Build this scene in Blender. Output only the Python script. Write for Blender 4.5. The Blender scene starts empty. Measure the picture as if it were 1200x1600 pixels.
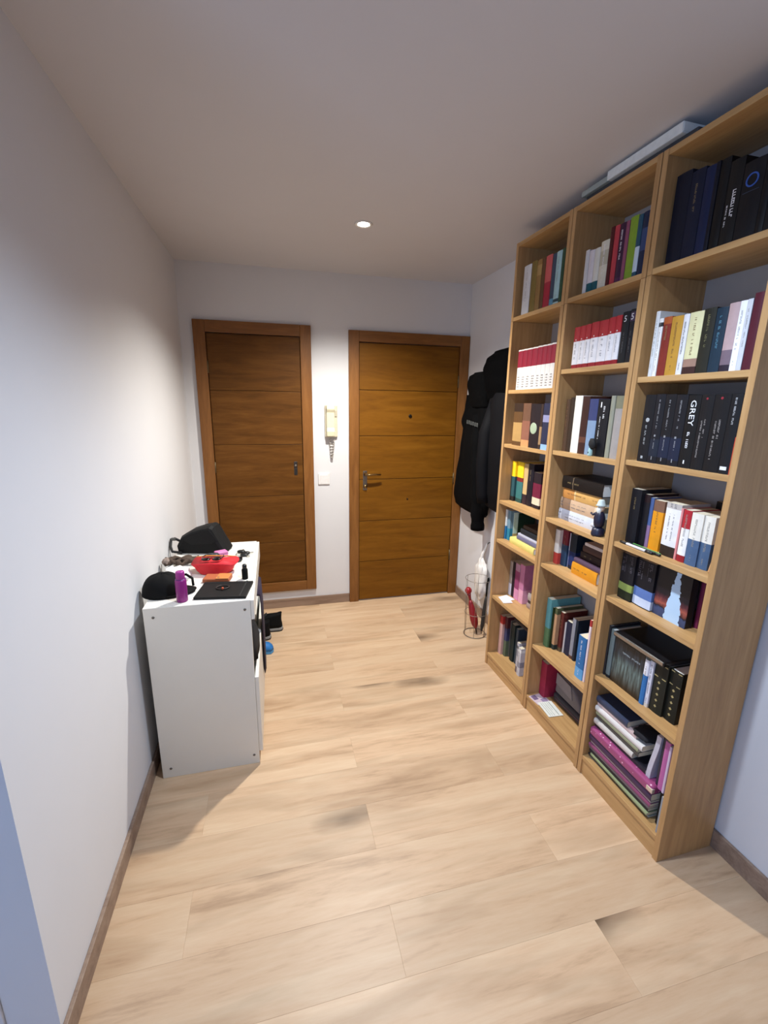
import bpy, bmesh, math, random
from mathutils import Vector, Matrix, noise

S = bpy.context.scene
COL = S.collection
R = math.radians
random.seed(7)

# ------------------------------------------------------------------ camera
cam = bpy.data.cameras.new('camera'); camo = bpy.data.objects.new('camera', cam); COL.objects.link(camo)
cam.sensor_fit = 'VERTICAL'; cam.sensor_height = 32.0; cam.sensor_width = 24.0
cam.lens = 688.0 / 1600 * 32.0
cam.clip_start = 0.02
_y, _p, _r = R(14.046), R(-13.669), R(0.875)
_f = Vector((math.sin(_y)*math.cos(_p), math.cos(_y)*math.cos(_p), math.sin(_p)))
_rt = Vector((math.cos(_y), -math.sin(_y), 0)); _up = _rt.cross(_f)
_rt, _up = _rt*math.cos(_r)+_up*math.sin(_r), _up*math.cos(_r)-_rt*math.sin(_r)
_m = Matrix((_rt, _up, -_f)).transposed().to_4x4(); _m.translation = (-0.248, -3.3077, 1.569)
camo.matrix_world = _m
S.camera = camo

# ------------------------------------------------------------------ world, light, exposure
wd = bpy.data.worlds.new('world'); S.world = wd; wd.use_nodes = True
wd.node_tree.nodes['Background'].inputs[0].default_value = (0.6, 0.7, 1.0, 1)
wd.node_tree.nodes['Background'].inputs[1].default_value = 0.05
S.view_settings.view_transform = 'Standard'; S.view_settings.look = 'None'
S.view_settings.gamma = 1.0; S.view_settings.use_curve_mapping = False
S.view_settings.exposure = 0.07
NEAR_SPOT = (0.26, -2.28); FAR_SPOT = (0.232, -0.88)
NEAR_W, FAR_W = 99.0, 172.0
NEAR_C, FAR_C = (0.68, 0.81, 1.0), (1.0, 0.975, 0.91)
CEIL = 2.444
# added cool fill standing for unseen daylight, left of and behind the camera
al = bpy.data.lights.new('cool_fill', 'AREA'); al.shape = 'RECTANGLE'; al.size = 1.5; al.size_y = 1.5
al.energy = 40.0; al.color = (0.36, 0.57, 1.0)
alo = bpy.data.objects.new('cool_fill', al); COL.objects.link(alo)
alo.location = (-2.55, -4.4, 1.45); alo.rotation_euler = (R(90), 0, R(-90))

# ------------------------------------------------------------------ helpers
def lin(h):
    h = h.lstrip('#'); v = [int(h[i:i+2], 16)/255 for i in (0, 2, 4)]
    return tuple(c/12.92 if c <= .04045 else ((c+.055)/1.055)**2.4 for c in v)

_mc = {}
def mat(hexc, rough=.55, metal=0, var=.12, scale=60, bump=0, spec=.5, name=None, sheen=0):
    key = (hexc, rough, metal, var, scale, bump, spec, sheen)
    if key in _mc: return _mc[key]
    m = bpy.data.materials.new(name or 'paint_' + hexc.strip('#')); m.use_nodes = True
    nt = m.node_tree; b = nt.nodes['Principled BSDF']
    b.inputs['Roughness'].default_value = rough; b.inputs['Metallic'].default_value = metal
    b.inputs['Specular IOR Level'].default_value = spec
    if sheen: b.inputs['Sheen Weight'].default_value = sheen
    c = lin(hexc)
    tc = nt.nodes.new('ShaderNodeTexCoord'); n = nt.nodes.new('ShaderNodeTexNoise')
    n.inputs['Scale'].default_value = scale; n.inputs['Detail'].default_value = 3
    nt.links.new(tc.outputs['Object'], n.inputs['Vector'])
    mx = nt.nodes.new('ShaderNodeMix'); mx.data_type = 'RGBA'
    mx.inputs[6].default_value = tuple(x*(1-var) for x in c)+(1,)
    mx.inputs[7].default_value = tuple(min(1, x*(1+var)) for x in c)+(1,)
    nt.links.new(n.outputs['Fac'], mx.inputs[0]); nt.links.new(mx.outputs[2], b.inputs['Base Color'])
    if bump:
        bp = nt.nodes.new('ShaderNodeBump'); bp.inputs['Strength'].default_value = bump; bp.inputs['Distance'].default_value = .002
        nt.links.new(n.outputs['Fac'], bp.inputs['Height']); nt.links.new(bp.outputs['Normal'], b.inputs['Normal'])
    _mc[key] = m
    return m

def wood(name, dark, mid, light, axis='x', stretch=12, scale=1.0, rough=.45, tint=0.0, knots=0.0, bump=.08, spec=.4, fine=1.0, pos=(.3, .52, .75)):
    """Procedural wood, grain along `axis` in object space; per-object random offset and tint."""
    m = bpy.data.materials.new(name); m.use_nodes = True
    nt = m.node_tree; N = nt.nodes; Lk = nt.links.new; b = N['Principled BSDF']
    b.inputs['Roughness'].default_value = rough; b.inputs['Specular IOR Level'].default_value = spec
    tc = N.new('ShaderNodeTexCoord'); oi = N.new('ShaderNodeObjectInfo')
    off = N.new('ShaderNodeMath'); off.operation = 'MULTIPLY'; off.inputs[1].default_value = 57.0
    Lk(oi.outputs['Random'], off.inputs[0])
    add = N.new('ShaderNodeVectorMath'); add.operation = 'ADD'
    Lk(tc.outputs['Object'], add.inputs[0]); Lk(off.outputs[0], add.inputs[1])
    mp = N.new('ShaderNodeMapping')
    k = {'x': (1, stretch, stretch), 'y': (stretch, 1, stretch), 'z': (stretch, stretch, 1)}[axis]
    mp.inputs['Scale'].default_value = tuple(scale*v for v in k)
    Lk(add.outputs[0], mp.inputs['Vector'])
    n1 = N.new('ShaderNodeTexNoise'); n1.inputs['Scale'].default_value = 1.4; n1.inputs['Detail'].default_value = 5
    n1.inputs['Roughness'].default_value = .6; n1.inputs['Distortion'].default_value = .9
    Lk(mp.outputs[0], n1.inputs['Vector'])
    n2 = N.new('ShaderNodeTexNoise'); n2.inputs['Scale'].default_value = 9; n2.inputs['Detail'].default_value = 4
    n2.inputs['Roughness'].default_value = .7
    Lk(mp.outputs[0], n2.inputs['Vector'])
    fac = N.new('ShaderNodeMath'); fac.operation = 'MULTIPLY_ADD'; fac.inputs[1].default_value = .35*fine
    sub = N.new('ShaderNodeMath'); sub.operation = 'SUBTRACT'; sub.inputs[1].default_value = .5
    Lk(n2.outputs['Fac'], sub.inputs[0]); Lk(sub.outputs[0], fac.inputs[0]); Lk(n1.outputs['Fac'], fac.inputs[2])
    cr = N.new('ShaderNodeValToRGB'); e = cr.color_ramp.elements
    e[0].position = pos[0]; e[0].color = lin(dark)+(1,); e[1].position = pos[2]; e[1].color = lin(light)+(1,)
    q = cr.color_ramp.elements.new(pos[1]); q.color = lin(mid)+(1,)
    Lk(fac.outputs[0], cr.inputs['Fac'])
    out = cr.outputs['Color']
    if knots:
        mb = N.new('ShaderNodeMapping'); mb.inputs['Scale'].default_value = (1.1, 5.5, 5.5); Lk(add.outputs[0], mb.inputs['Vector'])
        nb = N.new('ShaderNodeTexNoise'); nb.inputs['Scale'].default_value = 1.6; nb.inputs['Detail'].default_value = 3; nb.inputs['Distortion'].default_value = .6
        Lk(mb.outputs[0], nb.inputs['Vector'])
        rb = N.new('ShaderNodeValToRGB'); rb.color_ramp.elements[0].position = .52; rb.color_ramp.elements[0].color = (0, 0, 0, 1)
        rb.color_ramp.elements[1].position = .74; rb.color_ramp.elements[1].color = (.4, .4, .4, 1)
        Lk(nb.outputs['Fac'], rb.inputs['Fac'])
        mxb = N.new('ShaderNodeMix'); mxb.data_type = 'RGBA'; mxb.inputs[7].default_value = lin('#8a6848')+(1,)
        Lk(rb.outputs['Color'], mxb.inputs[0]); Lk(out, mxb.inputs[6]); out = mxb.outputs[2]
        mk = N.new('ShaderNodeMapping'); mk.inputs['Scale'].default_value = {'x': (1.5, 4.2, 4.2)}.get(axis, (3, 3, 3))
        Lk(add.outputs[0], mk.inputs['Vector'])
        nd = N.new('ShaderNodeTexNoise'); nd.inputs['Scale'].default_value = 3.0
        Lk(mk.outputs[0], nd.inputs['Vector'])
        mv = N.new('ShaderNodeMix'); mv.data_type = 'RGBA'; mv.inputs[0].default_value = .25
        Lk(mk.outputs[0], mv.inputs[6]); Lk(nd.outputs['Color'], mv.inputs[7])
        vo = N.new('ShaderNodeTexVoronoi'); vo.inputs['Scale'].default_value = 1.0
        Lk(mv.outputs[2], vo.inputs['Vector'])
        kr = N.new('ShaderNodeValToRGB'); kr.color_ramp.elements[0].position = .03; kr.color_ramp.elements[0].color = (1, 1, 1, 1)
        kr.color_ramp.elements[1].position = .24; kr.color_ramp.elements[1].color = (0, 0, 0, 1)
        Lk(vo.outputs['Distance'], kr.inputs['Fac'])
        gate = N.new('ShaderNodeMath'); gate.operation = 'GREATER_THAN'; gate.inputs[1].default_value = .45
        Lk(vo.outputs['Color'], gate.inputs[0])
        km = N.new('ShaderNodeMath'); km.operation = 'MULTIPLY'; Lk(kr.outputs['Color'], km.inputs[0]); Lk(gate.outputs[0], km.inputs[1])
        ks = N.new('ShaderNodeMath'); ks.operation = 'MULTIPLY'; ks.inputs[1].default_value = knots; Lk(km.outputs[0], ks.inputs[0])
        mk2 = N.new('ShaderNodeMix'); mk2.data_type = 'RGBA'; mk2.inputs[7].default_value = lin('#4a3522')+(1,)
        Lk(ks.outputs[0], mk2.inputs[0]); Lk(out, mk2.inputs[6]); out = mk2.outputs[2]
    if tint:
        hs = N.new('ShaderNodeHueSaturation')
        mr = N.new('ShaderNodeMapRange'); mr.inputs['To Min'].default_value = 1-tint; mr.inputs['To Max'].default_value = 1+tint
        Lk(oi.outputs['Random'], mr.inputs['Value']); Lk(mr.outputs[0], hs.inputs['Value'])
        Lk(out, hs.inputs['Color']); out = hs.outputs['Color']
    Lk(out, b.inputs['Base Color'])
    if bump:
        bp = N.new('ShaderNodeBump'); bp.inputs['Strength'].default_value = bump; bp.inputs['Distance'].default_value = .002
        Lk(fac.outputs[0], bp.inputs['Height']); Lk(bp.outputs['Normal'], b.inputs['Normal'])
    return m

def emis(name, col, strength):
    m = bpy.data.materials.new(name); m.use_nodes = True
    b = m.node_tree.nodes['Principled BSDF']
    b.inputs['Base Color'].default_value = (.9, .9, .9, 1)
    b.inputs['Emission Color'].default_value = col+(1,); b.inputs['Emission Strength'].default_value = strength
    return m

def box(bm, x0, x1, y0, y1, z0, z1, mi=0, M=None):
    co = [(x0,y0,z0),(x1,y0,z0),(x1,y1,z0),(x0,y1,z0),(x0,y0,z1),(x1,y0,z1),(x1,y1,z1),(x0,y1,z1)]
    v = [bm.verts.new(M @ Vector(c) if M else c) for c in co]
    for f in ((3,2,1,0),(4,5,6,7),(0,1,5,4),(1,2,6,5),(2,3,7,6),(3,0,4,7)):
        bm.faces.new([v[i] for i in f]).material_index = mi

def prism(bm, pts, z0, z1, mi=0, M=None, ax='z'):
    """Extrude a 2D outline (counter-clockwise) along an axis."""
    def P(a, b, c):
        q = Vector((a, b, c) if ax == 'z' else ((a, c, b) if ax == 'y' else (c, a, b)))
        return M @ q if M else q
    lo = [bm.verts.new(P(a, b, z0)) for a, b in pts]; hi = [bm.verts.new(P(a, b, z1)) for a, b in pts]
    n = len(pts)
    fs = [bm.faces.new(lo[::-1]), bm.faces.new(hi)]
    for i in range(n): fs.append(bm.faces.new((lo[i], lo[(i+1) % n], hi[(i+1) % n], hi[i])))
    for f in fs: f.material_index = mi

def loft(bm, rings, cap=True, mi=0, closed=True):
    vs = [[bm.verts.new(p) for p in r] for r in rings]
    n = len(vs[0])
    for a, b in zip(vs, vs[1:]):
        for i in range(n if closed else n-1):
            bm.faces.new((a[i], a[(i+1) % n], b[(i+1) % n], b[i])).material_index = mi
    if cap and closed:
        bm.faces.new(vs[0][::-1]).material_index = mi; bm.faces.new(vs[-1]).material_index = mi

def tube(bm, pts, r, n=8, cap=True, mi=0):
    pts = [Vector(p) for p in pts]; rings = []
    up = None
    for i, p in enumerate(pts):
        t = (pts[min(i+1, len(pts)-1)] - pts[max(i-1, 0)]).normalized()
        if up is None:
            up = Vector((0, 0, 1)) if abs(t.z) < .9 else Vector((1, 0, 0))
        a = t.cross(up).normalized(); b_ = a.cross(t); up = b_
        rr = r[i] if isinstance(r, (list, tuple)) else r
        rings.append([p + a*rr*math.cos(2*math.pi*k/n) + b_*rr*math.sin(2*math.pi*k/n) for k in range(n)])
    loft(bm, rings, cap, mi)

def lathe(bm, prof, n=24, M=None, mi=0):
    """Surface of revolution about z from (radius, z) pairs."""
    rings = []
    for r, z in prof:
        ring = [Vector((max(r, 1e-4)*math.cos(2*math.pi*k/n), max(r, 1e-4)*math.sin(2*math.pi*k/n), z)) for k in range(n)]
        rings.append([M @ p for p in ring] if M else ring)
    loft(bm, rings, True, mi)

def blob(bm, c, r, e=1.0, n=20, m=12, amp=0, freq=3, flat=False, M=None, seed=0):
    """Super-ellipsoid with folds; flat=True gives it a flat underside at c.z."""
    rings = []
    sp = lambda v, p: math.copysign(abs(v)**p, v)
    for j in range(m+1):
        ph = -math.pi/2 + math.pi*j/m; ring = []
        for i in range(n):
            th = 2*math.pi*i/n
            q = Vector((sp(math.cos(ph), e)*sp(math.cos(th), e), sp(math.cos(ph), e)*sp(math.sin(th), e), sp(math.sin(ph), e)))
            if j in (0, m): q = Vector((.02*math.cos(th), .02*math.sin(th), q.z))
            if amp: q *= 1 + amp*noise.noise(q*freq + Vector((seed*7.1, seed*3.3, 0)))
            p = Vector((q.x*r[0], q.y*r[1], q.z*r[2]))
            if flat: p.z = max(p.z, 0)
            p += Vector(c)
            ring.append(M @ p if M else p)
        rings.append(ring)
    loft(bm, rings)

def new(name, bm, mats, parent=None, smooth=False, bevel=0, M=None, seg=2, recalc=True):
    if recalc: bmesh.ops.recalc_face_normals(bm, faces=bm.faces)
    me = bpy.data.meshes.new(name); bm.to_mesh(me); bm.free()
    for m in (mats if isinstance(mats, (list, tuple)) else [mats]): me.materials.append(m)
    if smooth: me.polygons.foreach_set('use_smooth', [True]*len(me.polygons))
    o = bpy.data.objects.new(name, me); COL.objects.link(o)
    if parent: o.parent = parent
    if M is not None: o.matrix_world = M
    if bevel:
        md = o.modifiers.new('bevel', 'BEVEL'); md.width = bevel; md.segments = seg; md.limit_method = 'ANGLE'
    return o

def tag(o, label, cat, group=None):
    o['label'] = label; o['category'] = cat
    if group: o['group'] = group
    return o

def thing(name, label, cat, loc=(0, 0, 0), rz=0, group=None):
    o = bpy.data.objects.new(name, None); COL.objects.link(o)
    o.location = loc; o.rotation_euler = (0, 0, rz); o.empty_display_size = .05
    return tag(o, label, cat, group)

def struct(name, bm, m, parent=None, **k):
    o = new(name, bm, m, parent, **k); o['kind'] = 'structure'
    return o

def part(name, parent, fill, mats, **k):
    bm = bmesh.new(); fill(bm)
    return new(name, bm, mats, parent, **k)

# ------------------------------------------------------------------ materials of the room
WALL = mat('#dcdbdc', .85, 0, .015, 8, .05, .2, 'white_wall_paint')
CEILM = mat('#d2d0d2', .9, 0, .02, 6, .05, .15, 'white_ceiling_paint')
PLANK = wood('oak_floor', '#98785a', '#ceac89', '#d9bd9b', 'x', 9, 1.0, .42, .075, .9, .03, .4, 1.2, (.08, .42, .74))
BASEB = wood('taupe_baseboard', '#806858', '#947c6a', '#a58d79', 'x', 10, 1.5, .5)
DOORW = wood('honey_oak_leaf', '#663e08', '#74490c', '#805313', 'x', 8, 1.6, .5, .04, 0, .04, .2)
CUPW = wood('brown_oak_leaf', '#50300a', '#603b11', '#6f471a', 'x', 8, 1.6, .5, .04, 0, .04, .2)
FRAMEW = wood('oak_frame', '#70461c', '#805224', '#8f602f', 'z', 9, 1.6, .42)
FRAMEH = wood('oak_frame_level', '#70461c', '#805224', '#8f602f', 'x', 9, 1.6, .42)
BIRCH = wood('birch_veneer_level', '#a98152', '#bb9360', '#c69f6c', 'x', 12, 1.6, .45, .02, 0, .02)
BIRCHV = wood('birch_veneer_upright', '#a57d50', '#b68d5c', '#c19868', 'z', 12, 1.6, .45, .02, 0, .02)
BACKP = mat('#a8a09a', .8, 0, .03, 20, 0, .2)
WHITE = mat('#e4e0d6', .4, 0, .02, 10, 0, .4, 'white_melamine')
BLACKF = mat('#060607', .85, 0, .3, 40, .3, .1)
CHROME = mat('#9a948a', .3, 1, .05)
BRASS = mat('#8a6f48', .3, 1, .08)
DARKM = mat('#2c2620', .4, .7, .1)
PAGES = mat('#d8cdb4', .9, 0, .08, 200, .1, .1)
PAGEW = mat('#e2dfd8', .9, 0, .06, 200, .1, .1)

# ------------------------------------------------------------------ the room shell
SL = -0.0177; LN = math.hypot(1, SL)
XL = -0.8155; YE = -2.395; BACKY = -5.2
def wx(y): return 1.228 + SL*y            # right wall, a hair out of square
rows_y = []
floor_bm = bmesh.new(); box(floor_bm, -2.7, 1.42, -5.3, .1, -.06, -.012)
floor = struct('floor', floor_bm, mat('#7d6044', .6))
PW = .1905; y = -2.648 + 14*PW
k = 0
ytop = -2.648 + 14*PW
r = 13
while True:
    y0 = -2.648 + r*PW; y1 = y0 + PW
    if y1 < -3.75: break
    a, b_ = y0 + .00005, min(y1 - .00005, -.001)
    if b_ > a:
        off = .67 if r % 2 == 0 else .05
        xs = off - 4*1.24
        while xs < 1.4:
            x0, x1 = xs + .00005, xs + 1.24 - .00005
            lo = XL if y1 > YE+.05 else -2.58
            hi = wx(b_) - .002
            x0c, x1c = max(x0, lo + .002), min(x1, hi)
            if x1c - x0c > .02:
                bm = bmesh.new(); cx, cy = (x0c+x1c)/2, (a+b_)/2
                hx, hy = (x1c-x0c)/2, (b_-a)/2; c = .0004
                loft(bm, [[(-hx,-hy,-.012),(hx,-hy,-.012),(hx,hy,-.012),(-hx,hy,-.012)],
                          [(-hx,-hy,-c),(hx,-hy,-c),(hx,hy,-c),(-hx,hy,-c)],
                          [(-hx+c,-hy+c,0),(hx-c,-hy+c,0),(hx-c,hy-c,0),(-hx+c,hy-c,0)]])
                o = new('plank', bm, PLANK, floor); o.location = (cx, cy, 0)
            xs += 1.24
    r -= 1
bm = bmesh.new(); box(bm, -2.7, 1.42, -5.3, .1, CEIL, CEIL+.08); struct('ceiling', bm, CEILM)
bm = bmesh.new(); box(bm, -.92, 1.34, 0, .1, -.012, CEIL); struct('wall_back', bm, WALL)
bm = bmesh.new(); box(bm, -.92, XL, YE, 0, -.012, CEIL); struct('wall_left', bm, WALL)
bm = bmesh.new(); box(bm, -2.7, -.924, -2.36, -2.26, -.012, CEIL); struct('wall_front', bm, WALL)
bm = bmesh.new(); box(bm, -2.7, -2.6, -5.3, -2.36, -.012, CEIL); struct('wall_far_left', bm, WALL)
bm = bmesh.new(); box(bm, -2.6, 1.33, -5.3, BACKY, -.012, CEIL); struct('wall_rear', bm, WALL)
bm = bmesh.new(); prism(bm, [(wx(0), 0), (wx(BACKY), BACKY), (1.42, BACKY), (1.42, 0)][::-1], -.012, CEIL); struct('wall_right', bm, WALL)
# skirting boards
def base(name, x0, x1, y0, y1, M=None):
    bm = bmesh.new(); box(bm, x0, x1, y0, y1, 0, .072, M=M); return struct(name, bm, BASEB, bevel=.002)
base('baseboard_left', XL, XL+.012, YE, -.012)
base('baseboard_back', XL, .2965, -.012, 0)
bm = bmesh.new()
prism(bm, [(wx(-.03)-.012, -.03), (wx(-.03), -.03), (wx(-5.19), -5.19), (wx(-5.19)-.012, -5.19)][::-1], 0, .072)
struct('baseboard_right', bm, BASEB, bevel=.002)
base('baseboard_front', -2.59, -1.003, -2.372, -2.36)

# ------------------------------------------------------------------ doors
def casing(door, x0, x1, z0, z1, w, bottom=False, d=.024):
    part('door_frame', door, lambda b: box(b, x0, x0+w, -d, 0, z0, z1), FRAMEW, bevel=.003)
    part('door_frame', door, lambda b: box(b, x1-w, x1, -d, 0, z0, z1), FRAMEW, bevel=.003)
    part('door_frame', door, lambda b: box(b, x0+w, x1-w, -d, 0, z1-w, z1), FRAMEH, bevel=.003)
    if bottom: part('door_frame', door, lambda b: box(b, x0+w, x1-w, -d, 0, z0, z0+w), FRAMEH, bevel=.003)

def leaf(door, x0, x1, cuts, m, mg, g=.004):
    part('door_leaf', door, lambda b: box(b, x0-.0044, x1+.0044, -.004, -.0005, cuts[0]-.004, cuts[-1]+.0042), mg)
    for a, b_ in zip(cuts, cuts[1:]):
        o = part('door_panel', door, lambda b: box(b, -(x1-x0)/2, (x1-x0)/2, -.0135, -.004, -(b_-a)/2+g/2, (b_-a)/2-g/2), m, bevel=.0015)
        o.location = ((x0+x1)/2, 0, (a+b_)/2)

DG = mat('#4a2c0c', .7)
door_1 = thing('door_1', '', '')
del door_1['label']; del door_1['category']; door_1['kind'] = 'structure'
casing(door_1, .2975, 1.2255, 0, 2.081, .075)
leaf(door_1, .377, 1.146, [.010, .339, .676, 1.008, 1.340, 1.674, 2.001], DOORW, DG)
def _handle(b):
    box(b, .405, .437, -.018, -.0136, .925, 1.075)
hp = part('handle_plate', door_1, _handle, CHROME, bevel=.002)
def _lever(b):
    lathe(b, [(.013, 0), (.013, .012), (.009, .016), (.008, .05)], 14, Matrix.Translation((.421, -.0182, 1.05)) @ Matrix.Rotation(R(90), 4, 'X'))
    tube(b, [(.418, -.066, 1.05), (.45, -.068, 1.051), (.50, -.066, 1.052), (.535, -.06, 1.05)], [.008, .008, .0075, .006], 10)
part('lever_handle', hp, _lever, BRASS, smooth=True)
part('lock_cylinder', hp, lambda b: lathe(b, [(.014, 0), (.014, .01), (.010, .016), (.004, .018)], 14, Matrix.Translation((.421, -.0182, .955)) @ Matrix.Rotation(R(90), 4, 'X')), BRASS, smooth=True)
part('peephole', door_1, lambda b: lathe(b, [(.013, 0), (.013, .006), (.008, .009), (.003, .007)], 16, Matrix.Translation((.770, -.0136, 1.489)) @ Matrix.Rotation(R(90), 4, 'X')), DARKM, smooth=True)
part('screw_cap', door_1, lambda b: lathe(b, [(.007, 0), (.006, .004), (.002, .005)], 12, Matrix.Translation((.766, -.0136, .842)) @ Matrix.Rotation(R(90), 4, 'X')), DARKM, smooth=True)
for z in (.35, 1.0, 1.75):
    part('hinge', door_1, lambda b: lathe(b, [(.006, -.045), (.006, .045)], 10, Matrix.Translation((1.148, -.02, z))), mat('#6a5a40', .5, .7), smooth=True)

door_2 = thing('door_2', '', '')
del door_2['label']; del door_2['category']; door_2['kind'] = 'structure'
casing(door_2, -.7345, .0315, .142, 2.095, .075, True)
leaf(door_2, -.655, -.0475, [.219, .543, .904, 1.28, 1.65, 2.015], CUPW, DG, .0025)
lp = part('lock_plate', door_2, lambda b: box(b, -.112, -.088, -.0165, -.0136, 1.055, 1.155), mat('#5a5550', .35, .9), bevel=.002)
part('lock_cylinder', lp, lambda b: lathe(b, [(.009, 0), (.008, .006), (.003, .008)], 12, Matrix.Translation((-.1, -.0166, 1.125)) @ Matrix.Rotation(R(90), 4, 'X')), CHROME, smooth=True)
part('pull_recess', lp, lambda b: box(b, -.108, -.092, -.0172, -.0166, 1.062, 1.10), mat('#1d1a18', .5))
for z in (.45, 1.12, 1.8):
    part('hinge', door_2, lambda b: lathe(b, [(.005, -.04), (.005, .04)], 10, Matrix.Translation((-.6565, -.02, z))), mat('#6a5a40', .5, .7), smooth=True)

# wall end trim on the near left
bm = bmesh.new(); box(bm, -1.0, -.921, -2.40, -2.361, 0, 2.1); struct('trim_1', bm, WALL, bevel=.003)

# ------------------------------------------------------------------ downlights
def downlight(xy, label, watts, col):
    t = thing('ceiling_spotlight', label, 'lamp', (xy[0], xy[1], CEIL), 0, 'recessed ceiling spots')
    part('trim_ring', t, lambda b: lathe(b, [(.030, -.002), (.040, -.007), (.045, -.004), (.046, -.0003), (.029, -.0003)], 28), mat('#e6e3de', .4), smooth=True)
    part('bulb', t, lambda b: lathe(b, [(.001, -.006), (.018, -.0055), (.027, -.003), (.0275, -.0006), (.001, -.0005)], 24), emis('bulb_glow', col, 60), smooth=True)
    l = bpy.data.lights.new('spot_beam', 'SPOT'); l.energy = watts; l.color = col
    l.spot_size = R(140); l.spot_blend = .85; l.shadow_soft_size = .03
    o = bpy.data.objects.new('spot_beam', l); COL.objects.link(o); o.parent = t; o.location = (0, 0, -.045)
downlight(FAR_SPOT, 'small round recessed ceiling spotlight in front of the doors', FAR_W, FAR_C)
downlight(NEAR_SPOT, 'recessed ceiling spotlight beside the top of the nearest bookcase', NEAR_W, NEAR_C)

# ------------------------------------------------------------------ intercom and switch
t = thing('intercom_phone', 'cream intercom handset with coiled cord on wall between the doors', 'intercom', (.166, 0, 1.45))
def _base(b): box(b, -.046, .046, -.022, -.0003, -.118, .112)
part('wall_base', t, _base, mat('#cfc7ae', .5), bevel=.006)
def _hand(b):
    prism(b, [(-.030, -.112), (-.052, -.112), (-.056, -.075), (-.045, -.05), (-.045, .06), (-.056, .082), (-.050, .116), (-.024, .116), (-.0225, -.05)], -.037, .022, ax='x')
part('handset', t, _hand, mat('#dcd5b6', .45), bevel=.005)
part('hook_button', t, lambda b: box(b, .026, .04, -.028, -.0222, .03, .075), mat('#b8b09a', .5), bevel=.002)
pts = []
for i in range(140):
    s = i/139; a = s*2*math.pi*14
    if s < .5: cx_, cz_ = -.010+.012*s*2, -.125-.15*(s*2)
    else: cx_, cz_ = .002+.016*(s*2-1), -.275+.135*(s*2-1)
    pts.append((cx_+.007*math.cos(a), -.018+.007*math.sin(a), cz_))
part('coiled_cord', t, lambda b: tube(b, pts, .0024, 6), mat('#a39c92', .6), smooth=True)
t = thing('light_switch', 'square white light switch on wall beneath the intercom', 'switch', (.107, 0, 1.02))
part('cover_plate', t, lambda b: box(b, -.043, .043, -.009, -.0003, -.043, .043), mat('#e6e3e0', .35), bevel=.003)
part('rocker', t, lambda b: prism(b, [(-.0092, -.028), (-.014, .028), (-.0092, .028)][::-1], -.028, .028, ax='x'), mat('#efecea', .3))

# ------------------------------------------------------------------ bookcases
ORG = Vector((.987, -1.0549, 0))
U = Vector((-SL/LN, -1/LN, 0)); V = Vector((1/LN, -SL/LN, 0)); Zv = Vector((0, 0, 1))
def W(u, v, z): return ORG + U*u + V*v + Zv*z
def frame(ax, ay, az, o):
    m = Matrix((ax, ay, az)).transposed().to_4x4(); m.translation = o; return m
DEP = .244
CASES = {'A': (0, .432, 'far'), 'B': (.4365, .868, 'middle'), 'C': (.8725, 1.297, 'near')}
ZS = {'A': [2.02, 1.656, 1.370, 1.050, .820, .465, .080], 'B': [2.022, 1.732, 1.377, 1.060, .828, .385, .088], 'C': [2.024, 1.677, 1.387, 1.073, .848, .492, .094]}
TS = .02; HB = 2.37
for kk, (u0, u1, wh) in CASES.items():
    t = bpy.data.objects.new('bookcase', None); COL.objects.link(t)
    t.matrix_world = frame(U, V, Zv, W(u0, 0, 0))
    tag(t, {'far': 'tall narrow birch bookcase standing nearest the front door and coats',
            'middle': 'tall narrow birch bookcase standing between two others',
            'near': 'tall narrow birch bookcase nearest the viewer, its plain side exposed'}[wh], 'bookcase', 'birch bookcases along the right wall')
    w = u1-u0; zt = ZS[kk][0]
    for x in (0, w-TS):
        part('side_panel', t, lambda b: box(b, x, x+TS, 0, DEP, 0, zt-.019), BIRCHV, bevel=.001)
        part('extension_side', t, lambda b: box(b, x, x+TS, 0, DEP, zt-.018, HB), BIRCHV, bevel=.001)
    part('top_panel', t, lambda b: box(b, TS, w-TS, .001, DEP-.006, HB-.019, HB-.0005), BIRCH, bevel=.001)
    for i, z in enumerate(ZS[kk]):
        part('shelf', t, lambda b: box(b, TS+.0004, w-TS-.0004, .001 if i in (0, 6) else .004, DEP-.006, z-.019, z), BIRCH, bevel=.001)
    part('plinth', t, lambda b: box(b, TS+.0004, w-TS-.0004, .006, .022, 0, ZS[kk][6]-.0195), BIRCH)
    part('back_panel', t, lambda b: box(b, TS*.3, w-TS*.3, DEP-.0055, DEP-.001, .03, HB-.01), BACKP)

# ------------------------------------------------------------------ books
def bar(b, x0, x1, z0, z1, y=0, th=.0005):
    box(b, x0, x1, y-th, y+.0006, z0, z1)
def letters(b, xa, xb, z0, z1, y, rnd, gap=.35, fill=.75):
    """A column of small printed strokes, too small to read in the photograph."""
    w = xb-xa; z = z1
    while z > z0 + w*.5:
        ln = w*rnd.uniform(.45, .8)
        if rnd.random() < .86:
            s = w*.22
            bar(b, xa, xb, z-s, z, y); 
            if rnd.random() < .7: bar(b, xa, xa+w*.3, z-ln, z-s, y)
            if rnd.random() < .6: bar(b, xb-w*.3, xb, z-ln, z-s*1.0, y)
        else: z -= w*.4
        z -= ln + w*gap*.6
_fc = {}
def text_bm(s, size, depth=.0003):
    cu = bpy.data.curves.new('t', 'FONT'); cu.body = s; cu.size = size; cu.extrude = depth; cu.align_x = 'CENTER'; cu.align_y = 'CENTER'
    cu.resolution_u = 2
    o = bpy.data.objects.new('t', cu); COL.objects.link(o)
    bpy.context.view_layer.update()
    me = bpy.data.meshes.new_from_object(o.evaluated_get(bpy.context.evaluated_depsgraph_get()))
    bpy.data.objects.remove(o); bpy.data.curves.remove(cu)
    b = bmesh.new(); b.from_mesh(me); bpy.data.meshes.remove(me); return b
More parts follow.
